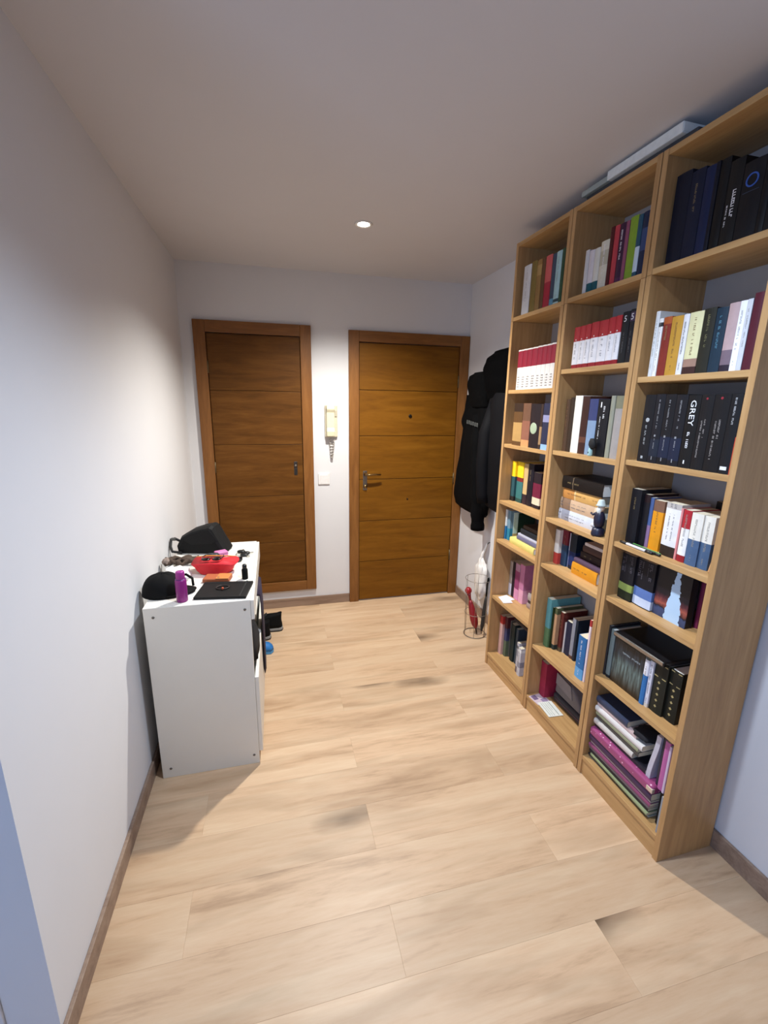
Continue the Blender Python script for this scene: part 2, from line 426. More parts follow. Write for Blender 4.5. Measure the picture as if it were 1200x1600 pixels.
TM_DOWN = Matrix(((0, 1, 0, 0), (0, 0, -1, 0), (-1, 0, 0, 0), (0, 0, 0, 1)))   # text reading downwards on a spine
TM_UP = Matrix(((1, 0, 0, 0), (0, 0, -1, 0), (0, 1, 0, 0), (0, 0, 0, 1)))      # upright text on a face

TCOL = {'grey': '#8a8780', 'black': '#26262a', 'brown': '#6b4a2c', 'white': '#dcd8dc', 'olive': '#6e6a48', 'teal': '#4f7f92'}
def book(w, h, dep, col, bands, title, M, label, group, rough=.45, hard=False, cat='book', name='book'):
    rnd = random.Random(label)
    t = .0022 if hard else .001; t = min(t, w*.15); bul = min(.003, w*.12)
    cols = [col]; zb = [0, h]
    for a, b_, c in bands:
        zb += [a*h, b_*h]
        if c not in cols: cols.append(c)
    zb = sorted(set(round(z, 5) for z in zb))
    def mi(z):
        r_ = 0
        for a, b_, c in bands:
            if a*h <= z <= b_*h: r_ = cols.index(c)
        return r_
    n = 5
    outer = [(0, dep), (0, bul)] + [(w*i/n, bul*(1-math.sin(math.pi*i/n))) for i in range(1, n)] + [(w, bul), (w, dep)]
    inner = [(t, dep), (t, bul+t)] + [(t+(w-2*t)*i/n, bul*(1-math.sin(math.pi*i/n))+t) for i in range(1, n)] + [(w-t, bul+t), (w-t, dep)]
    b = bmesh.new(); L = len(outer)
    vo = [[b.verts.new((x, y, z)) for x, y in outer] for z in zb]; vi = [[b.verts.new((x, y, z)) for x, y in inner] for z in zb]
    for k in range(len(zb)-1):
        m_ = mi((zb[k]+zb[k+1])/2)
        for i in range(L-1):
            b.faces.new((vo[k][i], vo[k][i+1], vo[k+1][i+1], vo[k+1][i])).material_index = m_
            b.faces.new((vi[k][i+1], vi[k][i], vi[k+1][i], vi[k+1][i+1])).material_index = m_
        for i in (0, L-1):
            b.faces.new((vo[k][i], vo[k+1][i], vi[k+1][i], vi[k][i])).material_index = m_
    for k in (0, len(zb)-1):
        m_ = mi(zb[k])
        for i in range(L-1):
            b.faces.new((vo[k][i], vo[k][i+1], vi[k][i+1], vi[k][i])).material_index = m_
    o = new(name, b, [mat(c, rough, 0, .14, 40, 0, .28) for c in cols], M=M)
    tag(o, label, cat, group)
    ov = .003 if hard else .0006
    pb = bmesh.new(); box(pb, t+.0002, w-t-.0002, bul+t+.0004, dep-ov, ov, h-ov)
    p = new('page_block', pb, PAGEW if hard else PAGES); p.parent = o
    if not title: return o
    b = bmesh.new(); tc = TCOL.get(title); c2 = None
    if title in ('grey', 'black', 'brown', 'white', 'olive', 'teal'):
        cw = min(.006, w*.24); letters(b, w/2-cw/2, w/2+cw/2, h*rnd.uniform(.28, .4), h*rnd.uniform(.86, .93), .0004, rnd)
        if rnd.random() < .7: letters(b, w/2-cw*.3, w/2+cw*.3, h*.08, h*.2, .0004, rnd)
    elif title == 'marks':
        tc = '#7d6c48'; letters(b, w/2-min(.003,w*.1), w/2+min(.003,w*.1), h*.55, h*.85, .0004, rnd)
    elif title == 'bigwhite':
        tc = '#e6e4e4'; letters(b, w*.5, w*.72, h*.33, h*.70, .0004, rnd, .2); letters(b, w*.2, w*.29, h*.25, h*.5, .0006, rnd)
    elif title == 'ring':
        tc = '#3a62b8'
        for i in range(24):
            a = 2*math.pi*i/24; box(b, -.003, .003, -.0012, .0008, -.0018, .0018, M=Matrix.Translation((w/2+w*.26*math.cos(a), 0, h*.76+w*.26*math.sin(a))) @ Matrix.Rotation(-(a+math.pi/2), 4, 'Y'))
        eb = bmesh.new(); bar(eb, w*.12, w*.88, h*.62, h*.628, .0006); q = new('emblem_bar', eb, mat('#2b3a52', .5)); q.parent = o
    elif title == 'vline':
        tc = '#8e8e90'; letters(b, w*.45, w*.56, h*.5, h*.92, .0004, rnd); letters(b, w*.46, w*.55, h*.2, h*.36, .0004, rnd); bar(b, w*.42, w*.58, h*.39, h*.42, .0003); bar(b, w*.46, w*.54, h*.05, h*.1, .0003)
    elif title == 'g1':
        tc = '#a5a8a8'; letters(b, w*.44, w*.56, h*.25, h*.55, .0004, rnd); lathe(b, [(w*.18, 0), (w*.16, .001), (.0005, .0012)], 10, Matrix.Translation((w*.55, .0005, h*.63)) @ Matrix.Rotation(R(90), 4, 'X')); bar(b, w*.4, w*.6, h*.05, h*.09, .0003)
    elif title == 'v2red':
        tc = '#9a938e'; letters(b, w*.32, w*.42, h*.16, h*.66, .0005, rnd); letters(b, w*.56, w*.66, h*.42, h*.68, .0005, rnd)
        rb = bmesh.new(); lathe(rb, [(w*.09, 0), (w*.08, .001), (.0005, .0012)], 10, Matrix.Translation((w*.5, .0005, h*.95)) @ Matrix.Rotation(R(90), 4, 'X'))
        q = new('red_dot', rb, mat('#8c1f2c', .5)); q.parent = o
    elif title == 'vfoot':
        tc = '#b4b4b4'; letters(b, w*.45, w*.6, h*.62, h*.95, .0004, rnd, .25)
        rb = bmesh.new(); bar(rb, w*.2, w*.8, h*.05, h*.095, .0006); q = new('white_label', rb, mat('#e4e4e4', .5)); q.parent = o
    elif title == 'GREY':
        tc = '#e8e8ea'; letters(b, w*.4, w*.58, h*.26, h*.5, .0004, rnd); bar(b, w*.45, w*.55, h*.06, h*.11, .0003)
        gb = text_bm('GREY', .026); bmesh.ops.transform(gb, matrix=Matrix.Translation((w*.5, .0002, h*.76)) @ TM_DOWN @ Matrix.Scale(1.25, 4, (1, 0, 0)), verts=gb.verts)
        q = new('spine_title', gb, mat('#e8e8ea', .5)); q.parent = o
    elif title == 'black2':
        tc = '#6a686c'; letters(b, w*.3, w*.37, h*.3, h*.8, .0006, rnd); letters(b, w*.58, w*.65, h*.3, h*.8, .0006, rnd); letters(b, w*.3, w*.42, h*.91, h*.99, .0006, rnd, .2); letters(b, w*.56, w*.68, h*.91, h*.99, .0006, rnd, .2)
    elif title == 'bigrun':
        tc = '#4a464e'
        for q_ in range(4): letters(b, w*(.12+.2*q_), w*(.25+.2*q_), h*.58, h*.96, .0008, rnd, .2)
    elif title == 'gilt':
        tc = '#a8996a'
        for f in (.97, .72): bar(b, w*.06, w*.94, h*f-.0016, h*f+.0016, .0016, .0012)
        for f in (.62, .5, .38, .26, .14):
            box(b, -.004, .004, -.0006, .001, -.004, .004, M=Matrix.Translation((w*.5, .0004, h*f)) @ Matrix.Rotation(R(45), 4, 'Y'))
    elif title in ('num', 'num2'):
        tc = '#d8d8d4' if title == 'num' else '#eeeeee'
        if title == 'num':
            gb = text_bm('5', .03); bmesh.ops.transform(gb, matrix=Matrix.Translation((w*.5, .0002, h*.86)) @ TM_UP, verts=gb.verts)
            q = new('spine_numeral', gb, mat('#c4c2c4', .5)); q.parent = o
            tc = '#55555a'; letters(b, w*.44, w*.56, h*.2, h*.6, .0004, rnd)
        else:
            bar(b, w*.28, w*.46, h*.86, h*.95, .0008); letters(b, w*.56, w*.68, h*.66, h*.88, .0006, rnd); letters(b, w*.3, w*.36, h*.3, h*.7, .0006, rnd)
    elif title == 'disc':
        tc = '#9fae92'; lathe(b, [(w*.36, 0), (w*.33, .0012), (w*.1, .002), (.0005, .002)], 18, Matrix.Translation((w*.42, .0006, h*.45)) @ Matrix.Rotation(R(90), 4, 'X'))
    elif title == 'series':
        tc = '#5a5450'
        for f in (.06, .12, .18, .24, .30):
            for q_ in range(3): bar(b, w*(.28+.16*q_), w*(.28+.16*q_+.11), h*f, h*(f+rnd.uniform(.02, .036)), .0006)
    elif title == 'logo':
        tc = '#e8dcd8'; prism(b, [(w*.5-.004, h*.685), (w*.5+.004, h*.685), (w*.5, h*.715)], -.0005, .001, ax='y')
        cb = bmesh.new(); letters(cb, w*.4, w*.6, h*.2, h*.6, .0004, rnd); q = new('spine_title', cb, mat('#8c8a90', .6)); q.parent = o
    if len(b.verts):
        q = new('spine_title', b, mat(tc, .5)); q.parent = o; q['kind'] = 'stuff'
    else: b.free()
    return o

ORD = ['first', 'second', 'third', 'fourth', 'fifth', 'sixth', 'seventh', 'eighth', 'ninth', 'tenth', 'eleventh', 'twelfth']
ROWN = ['top', 'second', 'third', 'fourth', 'fifth', 'sixth', 'bottom']
ROWS = [
 ('C', 0, [
  (0.9073, 0.9621, 0.264, 0.03, '#0b1124', [], 0, 'dark navy hardback'),
  (0.9633, 1.0094, 0.251, 0.03, '#0d162e', [], 'marks', 'navy hardback with faint gilt mark'),
  (1.0113, 1.0418, 0.243, 0.03, '#131f42', [], 0, 'blue hardback'),
  (1.0433, 1.0556, 0.244, 0.03, '#090d1c', [], 0, 'thin midnight blue hardback'),
  (1.0573, 1.087, 0.242, 0.03, '#0b0b0e', [], 0, 'plain black hardback'),
  (1.0887, 1.1301, 0.224, 0.03, '#131213', [], 'bigwhite', 'black book with white vertical lettering'),
  (1.1317, 1.1899, 0.2, 0.03, '#101016', [], 'ring', 'thick black volume with a blue ring emblem'),
  (1.1914, 1.2115, 0.195, 0.03, '#0d0e13', [], 0, 'black volume'),
  (1.2123, 1.2499, 0.193, 0.03, '#131519', [], 'marks', 'charcoal volume at the near end'),
 ]),
 ('C', 1, [
  (0.9248, 0.9401, 0.209, 0.012, '#cfd0cf', [], 'grey', 'tall thin white paperback'),
  (0.9414, 0.9568, 0.184, 0.012, '#e3e0dc', [(0.86, 0.93, '#2b2b30')], 'grey', 'short white paperback with a dark mark'),
  (0.9585, 0.9891, 0.185, 0.012, '#7c2b22', [(0.88, 1, '#a5532a')], 'marks', 'dark red paperback'),
  (0.9904, 1.0313, 0.181, 0.012, '#b98a35', [], 'brown', 'ochre paperback'),
  (1.0329, 1.0531, 0.181, 0.012, '#dcd9d9', [], 'black', 'white paperback with black title'),
  (1.0546, 1.0999, 0.182, 0.012, '#d6cfa0', [(0, 0.12, '#3b2320'), (0.12, 0.25, '#9c7a68')], 'brown', 'cream paperback with a dark printed foot'),
  (1.1014, 1.1391, 0.184, 0.012, '#25241c', [], 'olive', 'black paperback with olive print'),
  (1.1405, 1.175, 0.179, 0.012, '#1c2f3d', [], 'teal', 'dark teal paperback'),
  (1.1763, 1.2066, 0.185, 0.012, '#b59a98', [(0, 0.1, '#2d2430'), (0.1, 0.32, '#75636c')], 0, 'dusty pink paperback with a dark foot'),
  (1.2075, 1.2261, 0.185, 0.012, '#eeedf2', [], 'grey', 'bright white paperback'),
  (1.227, 1.2409, 0.186, 0.012, '#cbccd0', [], 'grey', 'pale grey paperback'),
  (1.2421, 1.2745, 0.198, 0.012, '#511d2a', [], 0, 'tall burgundy hardback'),
 ]),
 ('C', 2, [
  (0.9313, 0.9747, 0.23, 0.012, '#131318', [], 'g1', 'black paperback with silver spine blot'),
  (0.9761, 1.0129, 0.231, 0.012, '#15161d', [(0.1, 0.35, '#1b2230')], 'vline', 'black paperback with faint grey title'),
  (1.0142, 1.0536, 0.23, 0.012, '#131318', [(0.1, 0.4, '#1a2136')], 'vline', 'black paperback with blue foot'),
  (1.0548, 1.0958, 0.228, 0.012, '#15151b', [(0.08, 0.4, '#1a2136')], 'vline', 'black paperback with grey dot midway'),
  (1.0974, 1.1403, 0.226, 0.012, '#101012', [], 'GREY', 'black paperback reading GREY in white'),
  (1.1414, 1.1822, 0.226, 0.012, '#141316', [], 'v2red', 'black paperback with red dot'),
  (1.1833, 1.2311, 0.227, 0.012, '#131215', [], 'v2red', 'wide black paperback with red dot'),
  (1.2321, 1.2641, 0.228, 0.012, '#141519', [(0, 0.1, '#17181c')], 'vfoot', 'black paperback with white label at its foot'),
  (1.2654, 1.2745, 0.225, 0.012, '#b8442f', [(0.48, 1, '#0d0d10')], 0, 'thin red paperback with black upper half'),
 ]),
 ('C', 3, [
  (0.9029, 0.9477, 0.208, 0.042, '#191a20', [], 'marks', 'tall black paperback'),
  (0.9483, 0.9733, 0.194, 0.058, '#1d1b20', [(0.85, 1, '#2b1a1c')], 0, 'black paperback'),
  (0.9739, 0.9885, 0.186, 0.061, '#4a5f8f', [(0, 0.45, '#8c6f92')], 0, 'thin blue and mauve paperback'),
  (0.9918, 1.0349, 0.182, 0.059, '#e0941f', [(0.78, 1, '#7b5a48')], 'brown', 'bright orange paperback'),
  (1.053, 1.1105, 0.187, 0.048, '#e8e6e4', [(0, 0.2, '#33261f'), (0.9, 1, '#bdb6b0')], 'black2', 'thick white paperback with picture at its foot'),
  (1.1119, 1.1193, 0.178, 0.048, '#d98a8a', [], 0, 'thin pink paperback'),
  (1.1222, 1.1509, 0.177, 0.046, '#f0eeec', [(0, 0.13, '#96222b'), (0.65, 1, '#b02a33')], 'grey', 'red and white banded paperback'),
  (1.1526, 1.1924, 0.174, 0.046, '#4a6283', [(0.5, 1, '#e8e4d8')], 'grey', 'left one of two cream and slate paperbacks'),
  (1.193, 1.2278, 0.173, 0.051, '#48607f', [(0.5, 1, '#e8e4d8')], 'grey', 'right one of two cream and slate paperbacks'),
 ]),
 ('C', 4, [
  (0.906, 0.971, 0.183, 0.04, '#1b1a20', [(0.03, 0.2, '#222a1c'), (0.2, 0.36, '#8a9a52')], 'bigrun', 'fat black paperback with lime band'),
  (0.9716, 1.053, 0.182, 0.049, '#17161d', [(0.02, 0.2, '#c8d4ea'), (0.2, 0.4, '#5d78b3')], 'bigrun', 'fat black paperback with icy blue foot'),
  (1.1815, 1.1957, 0.165, 0.105, '#7d2a4a', [], 0, 'slim raspberry hardback'),
 ]),
 ('C', 5, [
  (0.8951, 0.9038, 0.222, 0.04, '#2a2a2e', [], 0, 'thin charcoal hardback'),
  (0.9072, 0.9289, 0.213, 0.04, '#6f7d7d', [(0.0, 0.06, '#20252a')], 0, 'thin grey green hardback'),
  (1.082, 1.1, 0.184, 0.039, '#e6e6ee', [(0, 0.66, '#2f6fae')], 'marks', 'thin paperback blue below white'),
  (1.1006, 1.116, 0.188, 0.044, '#dddde8', [(0, 0.08, '#ddd5c8')], 'black', 'thin white paperback'),
  (1.1166, 1.1701, 0.199, 0.049, '#1d201b', [], 'gilt', 'black leather volume with gilt panels'),
  (1.1707, 1.2165, 0.199, 0.059, '#191c18', [], 'gilt', 'second black leather volume with gilt panels'),
  (1.2171, 1.2231, 0.126, 0.094, '#8c3a2a', [], 0, 'thin rust red paperback'),
 ]),
 ('B', 0, [
  (0.5147, 0.5365, 0.167, 0.02, '#c9c6c6', [], 0, 'thin white paperback'),
  (0.5381, 0.5678, 0.159, 0.02, '#cfc8cb', [(0, 0.24, '#12525c')], 0, 'pale paperback with teal foot'),
  (0.5693, 0.6, 0.158, 0.02, '#d2cfc4', [(0, 0.24, '#12525c')], 0, 'ivory paperback with teal foot'),
  (0.6019, 0.645, 0.172, 0.02, '#cfc9b6', [(0.5, 0.8, '#b5ae98')], 'white', 'glossy ivory hardback'),
  (0.6468, 0.6648, 0.208, 0.02, '#4e1a1c', [], 0, 'thin dark maroon book'),
  (0.6666, 0.6913, 0.205, 0.02, '#b23b44', [], 0, 'red hardback'),
  (0.693, 0.722, 0.203, 0.02, '#3a1c36', [(0, 0.1, '#4a2348')], 'white', 'dark plum book with white lettering'),
  (0.7232, 0.7394, 0.202, 0.02, '#8a4a62', [], 0, 'mauve pink book'),
  (0.741, 0.7767, 0.207, 0.02, '#7e9b2f', [], 0, 'lime green hardback'),
  (0.7779, 0.7973, 0.202, 0.02, '#2a4f62', [(0.1, 0.5, '#c5d2dc')], 0, 'teal book with white lower spine'),
  (0.7989, 0.8275, 0.203, 0.02, '#17233f', [(0.4, 0.75, '#33456d')], 0, 'navy blue book'),
 ]),
 ('B', 1, [
  (0.4976, 0.5321, 0.168, 0.02, 'R', [], 0, ''),
  (0.5337, 0.5655, 0.168, 0.02, 'R', [], 0, ''),
  (0.567, 0.5978, 0.169, 0.02, 'R', [], 0, ''),
  (0.6017, 0.6439, 0.171, 0.02, 'R', [], 0, ''),
  (0.6466, 0.6948, 0.17, 0.02, 'R', [], 0, ''),
  (0.6965, 0.7297, 0.173, 0.02, 'R', [], 0, ''),
  (0.731, 0.7606, 0.174, 0.02, 'R', [], 0, ''),
  (0.7642, 0.7974, 0.181, 0.02, '#14161a', [], 'num', 'black paperback with a white numeral'),
  (0.7997, 0.8267, 0.184, 0.02, '#14141a', [(0.78, 0.95, '#3c2c40')], 'num', 'black paperback with a violet numeral'),
 ]),
 ('B', 2, [
  (0.4807, 0.5074, 0.229, 0.031, '#4a3526', [], 'brown', 'brown hardback'),
  (0.5089, 0.5365, 0.236, 0.031, '#37291f', [], 0, 'dark brown hardback'),
  (0.5385, 0.585, 0.243, 0.031, '#e9e4d6', [], 0, 'cream white hardback'),
  (0.5869, 0.6285, 0.24, 0.031, '#3b211c', [(0.2, 0.3, '#5e3a2c')], 0, 'dark chestnut hardback'),
  (0.6304, 0.6796, 0.229, 0.031, '#7d93ae', [(0.62, 1, '#39406a')], 0, 'pale blue book with indigo top'),
  (0.6814, 0.7429, 0.227, 0.031, '#15161b', [], 'num2', 'black book with white star mark'),
  (0.7491, 0.7703, 0.24, 0.031, '#8c8c7c', [], 0, 'thin grey green book'),
  (0.7756, 0.8115, 0.239, 0.031, '#9a938e', [(0.8, 1, '#7a7862')], 0, 'warm grey hardback'),
 ]),
 ('B', 4, [
  (0.4627, 0.4941, 0.171, 0.064, '#e6dfd4', [(0, 0.33, '#c2453c')], 0, 'thin cream paperback with red foot'),
  (0.4947, 0.5333, 0.176, 0.081, '#26405c', [(0.6, 1, '#6e1e2c')], 'marks', 'dark blue paperback with maroon top'),
  (0.5339, 0.5399, 0.168, 0.093, '#d8d6dc', [(0, 0.5, '#8f93b5')], 0, 'thin white paperback'),
  (0.5439, 0.5883, 0.172, 0.087, '#1d2d5c', [(0.5, 1, '#1b2530'), (0, 0.1, '#101a2a')], 0, 'navy paperback'),
 ]),
 ('B', 5, [
  (0.471, 0.5042, 0.26, 0.053, '#5f9a9c', [(0, 0.4, '#5c7d55')], 0, 'blue green paperback'),
  (0.5048, 0.5108, 0.221, 0.065, '#26381c', [], 0, 'thin dark green paperback'),
  (0.5114, 0.5318, 0.225, 0.072, '#b98f6a', [(0, 0.12, '#2c3734'), (0.85, 1, '#52573a')], 0, 'tan paperback'),
  (0.5324, 0.5569, 0.21, 0.091, '#5c2520', [(0.0, 0.1, '#5d4d38')], 'marks', 'brick brown paperback'),
  (0.5575, 0.5662, 0.161, 0.104, '#e6dcd4', [], 0, 'thin white paperback'),
  (0.5668, 0.6033, 0.178, 0.105, '#23253a', [], 0, 'dark navy paperback'),
  (0.6055, 0.6278, 0.21, 0.105, '#8c8c94', [(0, 0.08, '#5a3a30')], 0, 'grey paperback'),
  (0.63, 0.6448, 0.212, 0.105, '#1c2530', [], 0, 'thin black paperback'),
  (0.7388, 0.7872, 0.205, 0.034, '#2d69a0', [(0, 0.25, '#5f9fd2')], 'white', 'bright blue paperback pulled forward'),
  (0.7878, 0.7986, 0.299, 0.04, '#e8d5d8', [(0.9, 1, '#b03a3a')], 0, 'white paperback with red top'),
 ]),
 ('B', 6, [
  (0.4591, 0.5056, 0.196, 0.069, '#a02c46', [], 0, 'thick crimson ring binder'),
 ]),
 ('A', 0, [
  (0.0543, 0.1175, 0.231, 0.02, '#cfcccb', [], 'grey', 'white paperback'),
  (0.1215, 0.1661, 0.233, 0.02, '#7a6632', [], 0, 'olive brown hardback'),
  (0.1678, 0.2054, 0.228, 0.02, '#8c6a3c', [(0.7, 0.9, '#a88752')], 0, 'tan hardback'),
  (0.2075, 0.2356, 0.225, 0.02, '#5e4026', [], 0, 'dark brown hardback'),
  (0.2377, 0.2854, 0.226, 0.02, '#a02536', [(0.5, 1, '#c55a58')], 0, 'red hardback'),
  (0.2878, 0.3159, 0.221, 0.02, '#3c4656', [(0.0, 0.15, '#5a8aa0')], 0, 'slate grey paperback'),
  (0.3173, 0.3553, 0.222, 0.02, '#9fbfc0', [(0.06, 0.12, '#33474c')], 'grey', 'pale aqua paperback'),
  (0.3572, 0.3772, 0.224, 0.02, '#2f4a34', [], 0, 'thin dark green paperback'),
 ]),
 ('A', 1, [
  (0.0764, 0.118, 0.197, 0.012, 'R2', [], 0, ''),
  (0.1198, 0.1599, 0.197, 0.012, 'R2', [], 0, ''),
  (0.1617, 0.2005, 0.197, 0.012, 'R2', [], 0, ''),
  (0.2022, 0.2484, 0.197, 0.012, 'R2', [], 0, ''),
  (0.25, 0.2855, 0.198, 0.012, 'R2', [], 0, ''),
  (0.2871, 0.3209, 0.198, 0.012, 'R2', [], 0, ''),
  (0.3224, 0.3562, 0.198, 0.012, 'R2', [], 0, ''),
  (0.3577, 0.3894, 0.199, 0.012, 'R2', [], 0, ''),
 ]),
 ('A', 2, [
  (0.0818, 0.1645, 0.218, 0.012, '#5e4125', [(0.1, 0.55, '#b08a55'), (0.8, 1, '#33231a')], 0, 'gold and brown paperback'),
  (0.167, 0.2363, 0.218, 0.012, '#8a5a48', [(0.0, 0.16, '#c98f5e'), (0.6, 1, '#6a4a38')], 0, 'copper paperback'),
  (0.2404, 0.3203, 0.215, 0.012, '#231a1e', [], 'disc', 'dark paperback with pale green disc'),
  (0.3225, 0.3407, 0.215, 0.012, '#3a2a24', [(0.1, 0.5, '#9c7b58')], 0, 'thin tan and black paperback'),
  (0.3428, 0.3936, 0.218, 0.012, '#2b2d44', [(0, 0.12, '#8fb1dc'), (0.6, 0.75, '#8c8cae')], 0, 'midnight blue paperback with pale foot'),
 ]),
 ('A', 3, [
  (0.0231, 0.0614, 0.225, 0.062, '#2d5056', [(0.0, 0.12, '#26201f'), (0.62, 1, '#f2c722')], 0, 'yellow topped paperback'),
  (0.062, 0.1221, 0.226, 0.074, '#3c706e', [(0.0, 0.1, '#2a4a44'), (0.52, 0.66, '#7e2c28'), (0.62, 1, '#f4cd2a')], 0, 'teal paperback with yellow upper half'),
  (0.1227, 0.1613, 0.222, 0.078, '#c7a874', [(0, 0.25, '#33242a')], 0, 'beige paperback with dark foot'),
  (0.1622, 0.2114, 0.227, 0.079, '#1a1620', [], 'marks', 'black paperback'),
  (0.212, 0.2797, 0.189, 0.081, '#241a20', [(0.1, 0.3, '#d8cbb0'), (0.3, 0.7, '#6e1f38')], 0, 'short black paperback with red pattern'),
 ]),
 ('A', 4, [
  (0.0231, 0.0382, 0.175, 0.047, '#dfe0dc', [(0, 0.45, '#2c6f9c')], 0, 'thin white paperback with blue foot'),
  (0.0388, 0.0684, 0.174, 0.053, '#6f8c9c', [(0, 0.4, '#2f7f98')], 0, 'grey blue paperback with teal foot'),
  (0.069, 0.075, 0.164, 0.074, '#c9dccb', [(0, 0.25, '#c5a96a')], 0, 'thin mint paperback'),
  (0.0756, 0.0816, 0.162, 0.1, '#1f3323', [], 0, 'dark green paperback'),
 ]),
 ('A', 5, [
  (0.0231, 0.0525, 0.213, 0.105, '#a8998c', [(0, 0.35, '#d8d4dc')], 0, 'greyish white paperback'),
  (0.0549, 0.0816, 0.22, 0.105, '#241a22', [], 0, 'thin black paperback'),
  (0.084, 0.1299, 0.221, 0.105, '#94436a', [(0, 0.3, '#d28aa8'), (0.8, 1, '#b98aa0')], 0, 'magenta paperback'),
  (0.1322, 0.1777, 0.233, 0.105, '#c07a9c', [(0, 0.35, '#dea0b4')], 0, 'rose pink paperback'),
 ]),
 ('A', 6, [
  (0.0293, 0.0631, 0.254, 0.064, '#c9a097', [(0.8, 1, '#b23a34')], 0, 'thin pale paperback with red top'),
  (0.0637, 0.0916, 0.259, 0.079, '#40405f', [(0, 0.4, '#5c6650'), (0.72, 1, '#52242a')], 0, 'blue grey paperback'),
  (0.0922, 0.0982, 0.239, 0.102, '#6a665e', [], 'marks', 'grey paperback'),
  (0.1188, 0.1564, 0.239, 0.091, '#1d2a2a', [], 0, 'black green paperback'),
  (0.157, 0.1805, 0.224, 0.1, '#39444e', [], 0, 'slate paperback'),
 ]),
]

for kk, ci, rows in ROWS:
    wh = CASES[kk][2]; zs = ZS[kk][ci]
    grp = 'books on the %s shelf of the %s bookcase' % (ROWN[ci], wh)
    for i, (u0, u1, h, v, col, bands, title, look) in enumerate(rows):
        if col == 'R':
            col, bands, title, look = '#e4e1e2', [(0, .10, '#8e1f26'), (.655, 1, '#a52a30')], 'logo', 'red topped white paperback with red foot'
        elif col == 'R2':
            col, bands, title, look = '#e2dcd6', [(.56, .97, '#8a1f33')], 'series', 'crimson topped white paperback'
        hard = 'hardback' in look or 'volume' in look
        lab = '%s, %s spine from left, %s shelf, %s bookcase' % (look, ORD[i], ROWN[ci], wh)
        dep = min(DEP-.008-v, max(.105, h*.66))
        book(u1-u0, h, dep, col, bands, title or None, frame(U, V, Zv, W(u0, v, zs)), lab, grp, hard=hard, rough=.32 if 'gloss' in look else .5)

def flat_book(ua, ub, v, z, th, dep, col, bands, title, label, group=None, hard=False, cat='book', name='book', yaw=0):
    """A book lying on its side, spine to the front."""
    c = W((ua+ub)/2, v, z); 
    M = frame(Zv, V, -U, W(ub, v, z))
    if yaw: M = Matrix.Translation(c) @ Matrix.Rotation(R(yaw), 4, 'Z') @ Matrix.Translation(-c) @ M
    return book(th, ub-ua, dep, col, bands, title, M, label, group, hard=hard, cat=cat, name=name)

# middle bookcase, fourth shelf: a lying stack and a figurine
g = 'books lying on the fourth shelf of the middle bookcase'; z = 1.060; Z_ = z
for ua, ub, v, th, c, bd, ti, lb in [
    (.484, .732, .052, .050, '#ccd0da', [(.70, .92, '#8c8f9c')], 'black2', 'thick pale blue book, lowest of the lying stack, middle bookcase'),
    (.486, .735, .055, .053, '#c9a98a', [(.72, .95, '#8a6e58'), (0, .1, '#d9c2a4')], 'black2', 'thick tan book lying second from bottom in stack, middle bookcase'),
    (.497, .742, .054, .047, '#d2a25e', [(.68, 1, '#c08445'), (.64, .68, '#e0bd86')], 'brown', 'amber yellow book lying third from bottom in stack, middle bookcase'),
    (.494, .752, .046, .054, '#17110f', [(.70, .72, '#6a5a48')], 'marks', 'black hardback lying topmost of the stack, middle bookcase')]:
    flat_book(ua, ub, v, z, th, .165, c, bd, ti, lb, g, True); z += th+.0004
book(.020, .21, .15, '#3c5a5c', [(.5, 1, '#6e7f80')], None, frame(U, V, Zv, W(.793, .055, Z_)), 'slim grey teal book standing beside the lying stack behind the figurine', None)
t = bpy.data.objects.new('figurine', None); COL.objects.link(t); t.matrix_world = frame(U, V, Zv, W(.778, .026, Z_))
tag(t, 'small dark navy figurine with pale bearded head, before the lying stack', 'figurine')
NAVY = mat('#171830', .4)
part('base', t, lambda b: lathe(b, [(.024, 0), (.026, .008), (.022, .03), (.012, .036)], 16), NAVY, smooth=True)
part('shoe', t, lambda b: blob(b, (-.018, -.01, .04), (.014, .010, .010), seed=1), mat('#c8c4c0', .4), smooth=True)
part('body', t, lambda b: lathe(b, [(.012, .034), (.020, .045), (.022, .075), (.016, .095), (.008, .104)], 16), NAVY, smooth=True)
part('arm', t, lambda b: tube(b, [(-.016, 0, .092), (-.030, -.008, .082), (-.040, -.010, .088)], [.006, .005, .004], 8), NAVY, smooth=True)
hd = part('head', t, lambda b: blob(b, (.002, 0, .117), (.014, .013, .017), n=14, m=10), mat('#cbb9a6', .5), smooth=True)
part('beard', hd, lambda b: blob(b, (0, -.008, .107), (.012, .008, .016), n=12, m=8, amp=.2), mat('#dfe2dd', .7), smooth=True)
part('hat', hd, lambda b: lathe(b, [(.021, .126), (.016, .130), (.012, .146), (.009, .150)], 14), mat('#b9c6c2', .6), smooth=True)

# middle bookcase, third shelf: little figurine
t = bpy.data.objects.new('figurine', None); COL.objects.link(t); t.matrix_world = frame(U, V, Zv, W(.692, .006, 1.377) + Vector((-.0, 0, 0)))
t.matrix_world = frame(U, V, Zv, W(.690, .015, 1.377)); tag(t, 'tiny pale teal figurine with a round black head, third shelf, middle bookcase', 'figurine')
part('body', t, lambda b: lathe(b, [(.009, 0), (.010, .005), (.009, .02), (.007, .032), (.004, .036)], 14), mat('#9fc0bd', .25), smooth=True)
part('eye', t, lambda b: blob(b, (-.002, -.0088, .014), (.004, .002, .004), n=8, m=6), mat('#173238', .3), smooth=True)
part('hair', t, lambda b: blob(b, (.006, .0, .050), (.019, .010, .022), n=16, m=10, amp=.25, freq=3), mat('#0b0b0d', .8), smooth=True)
for oo in list(bpy.data.objects):
    pass

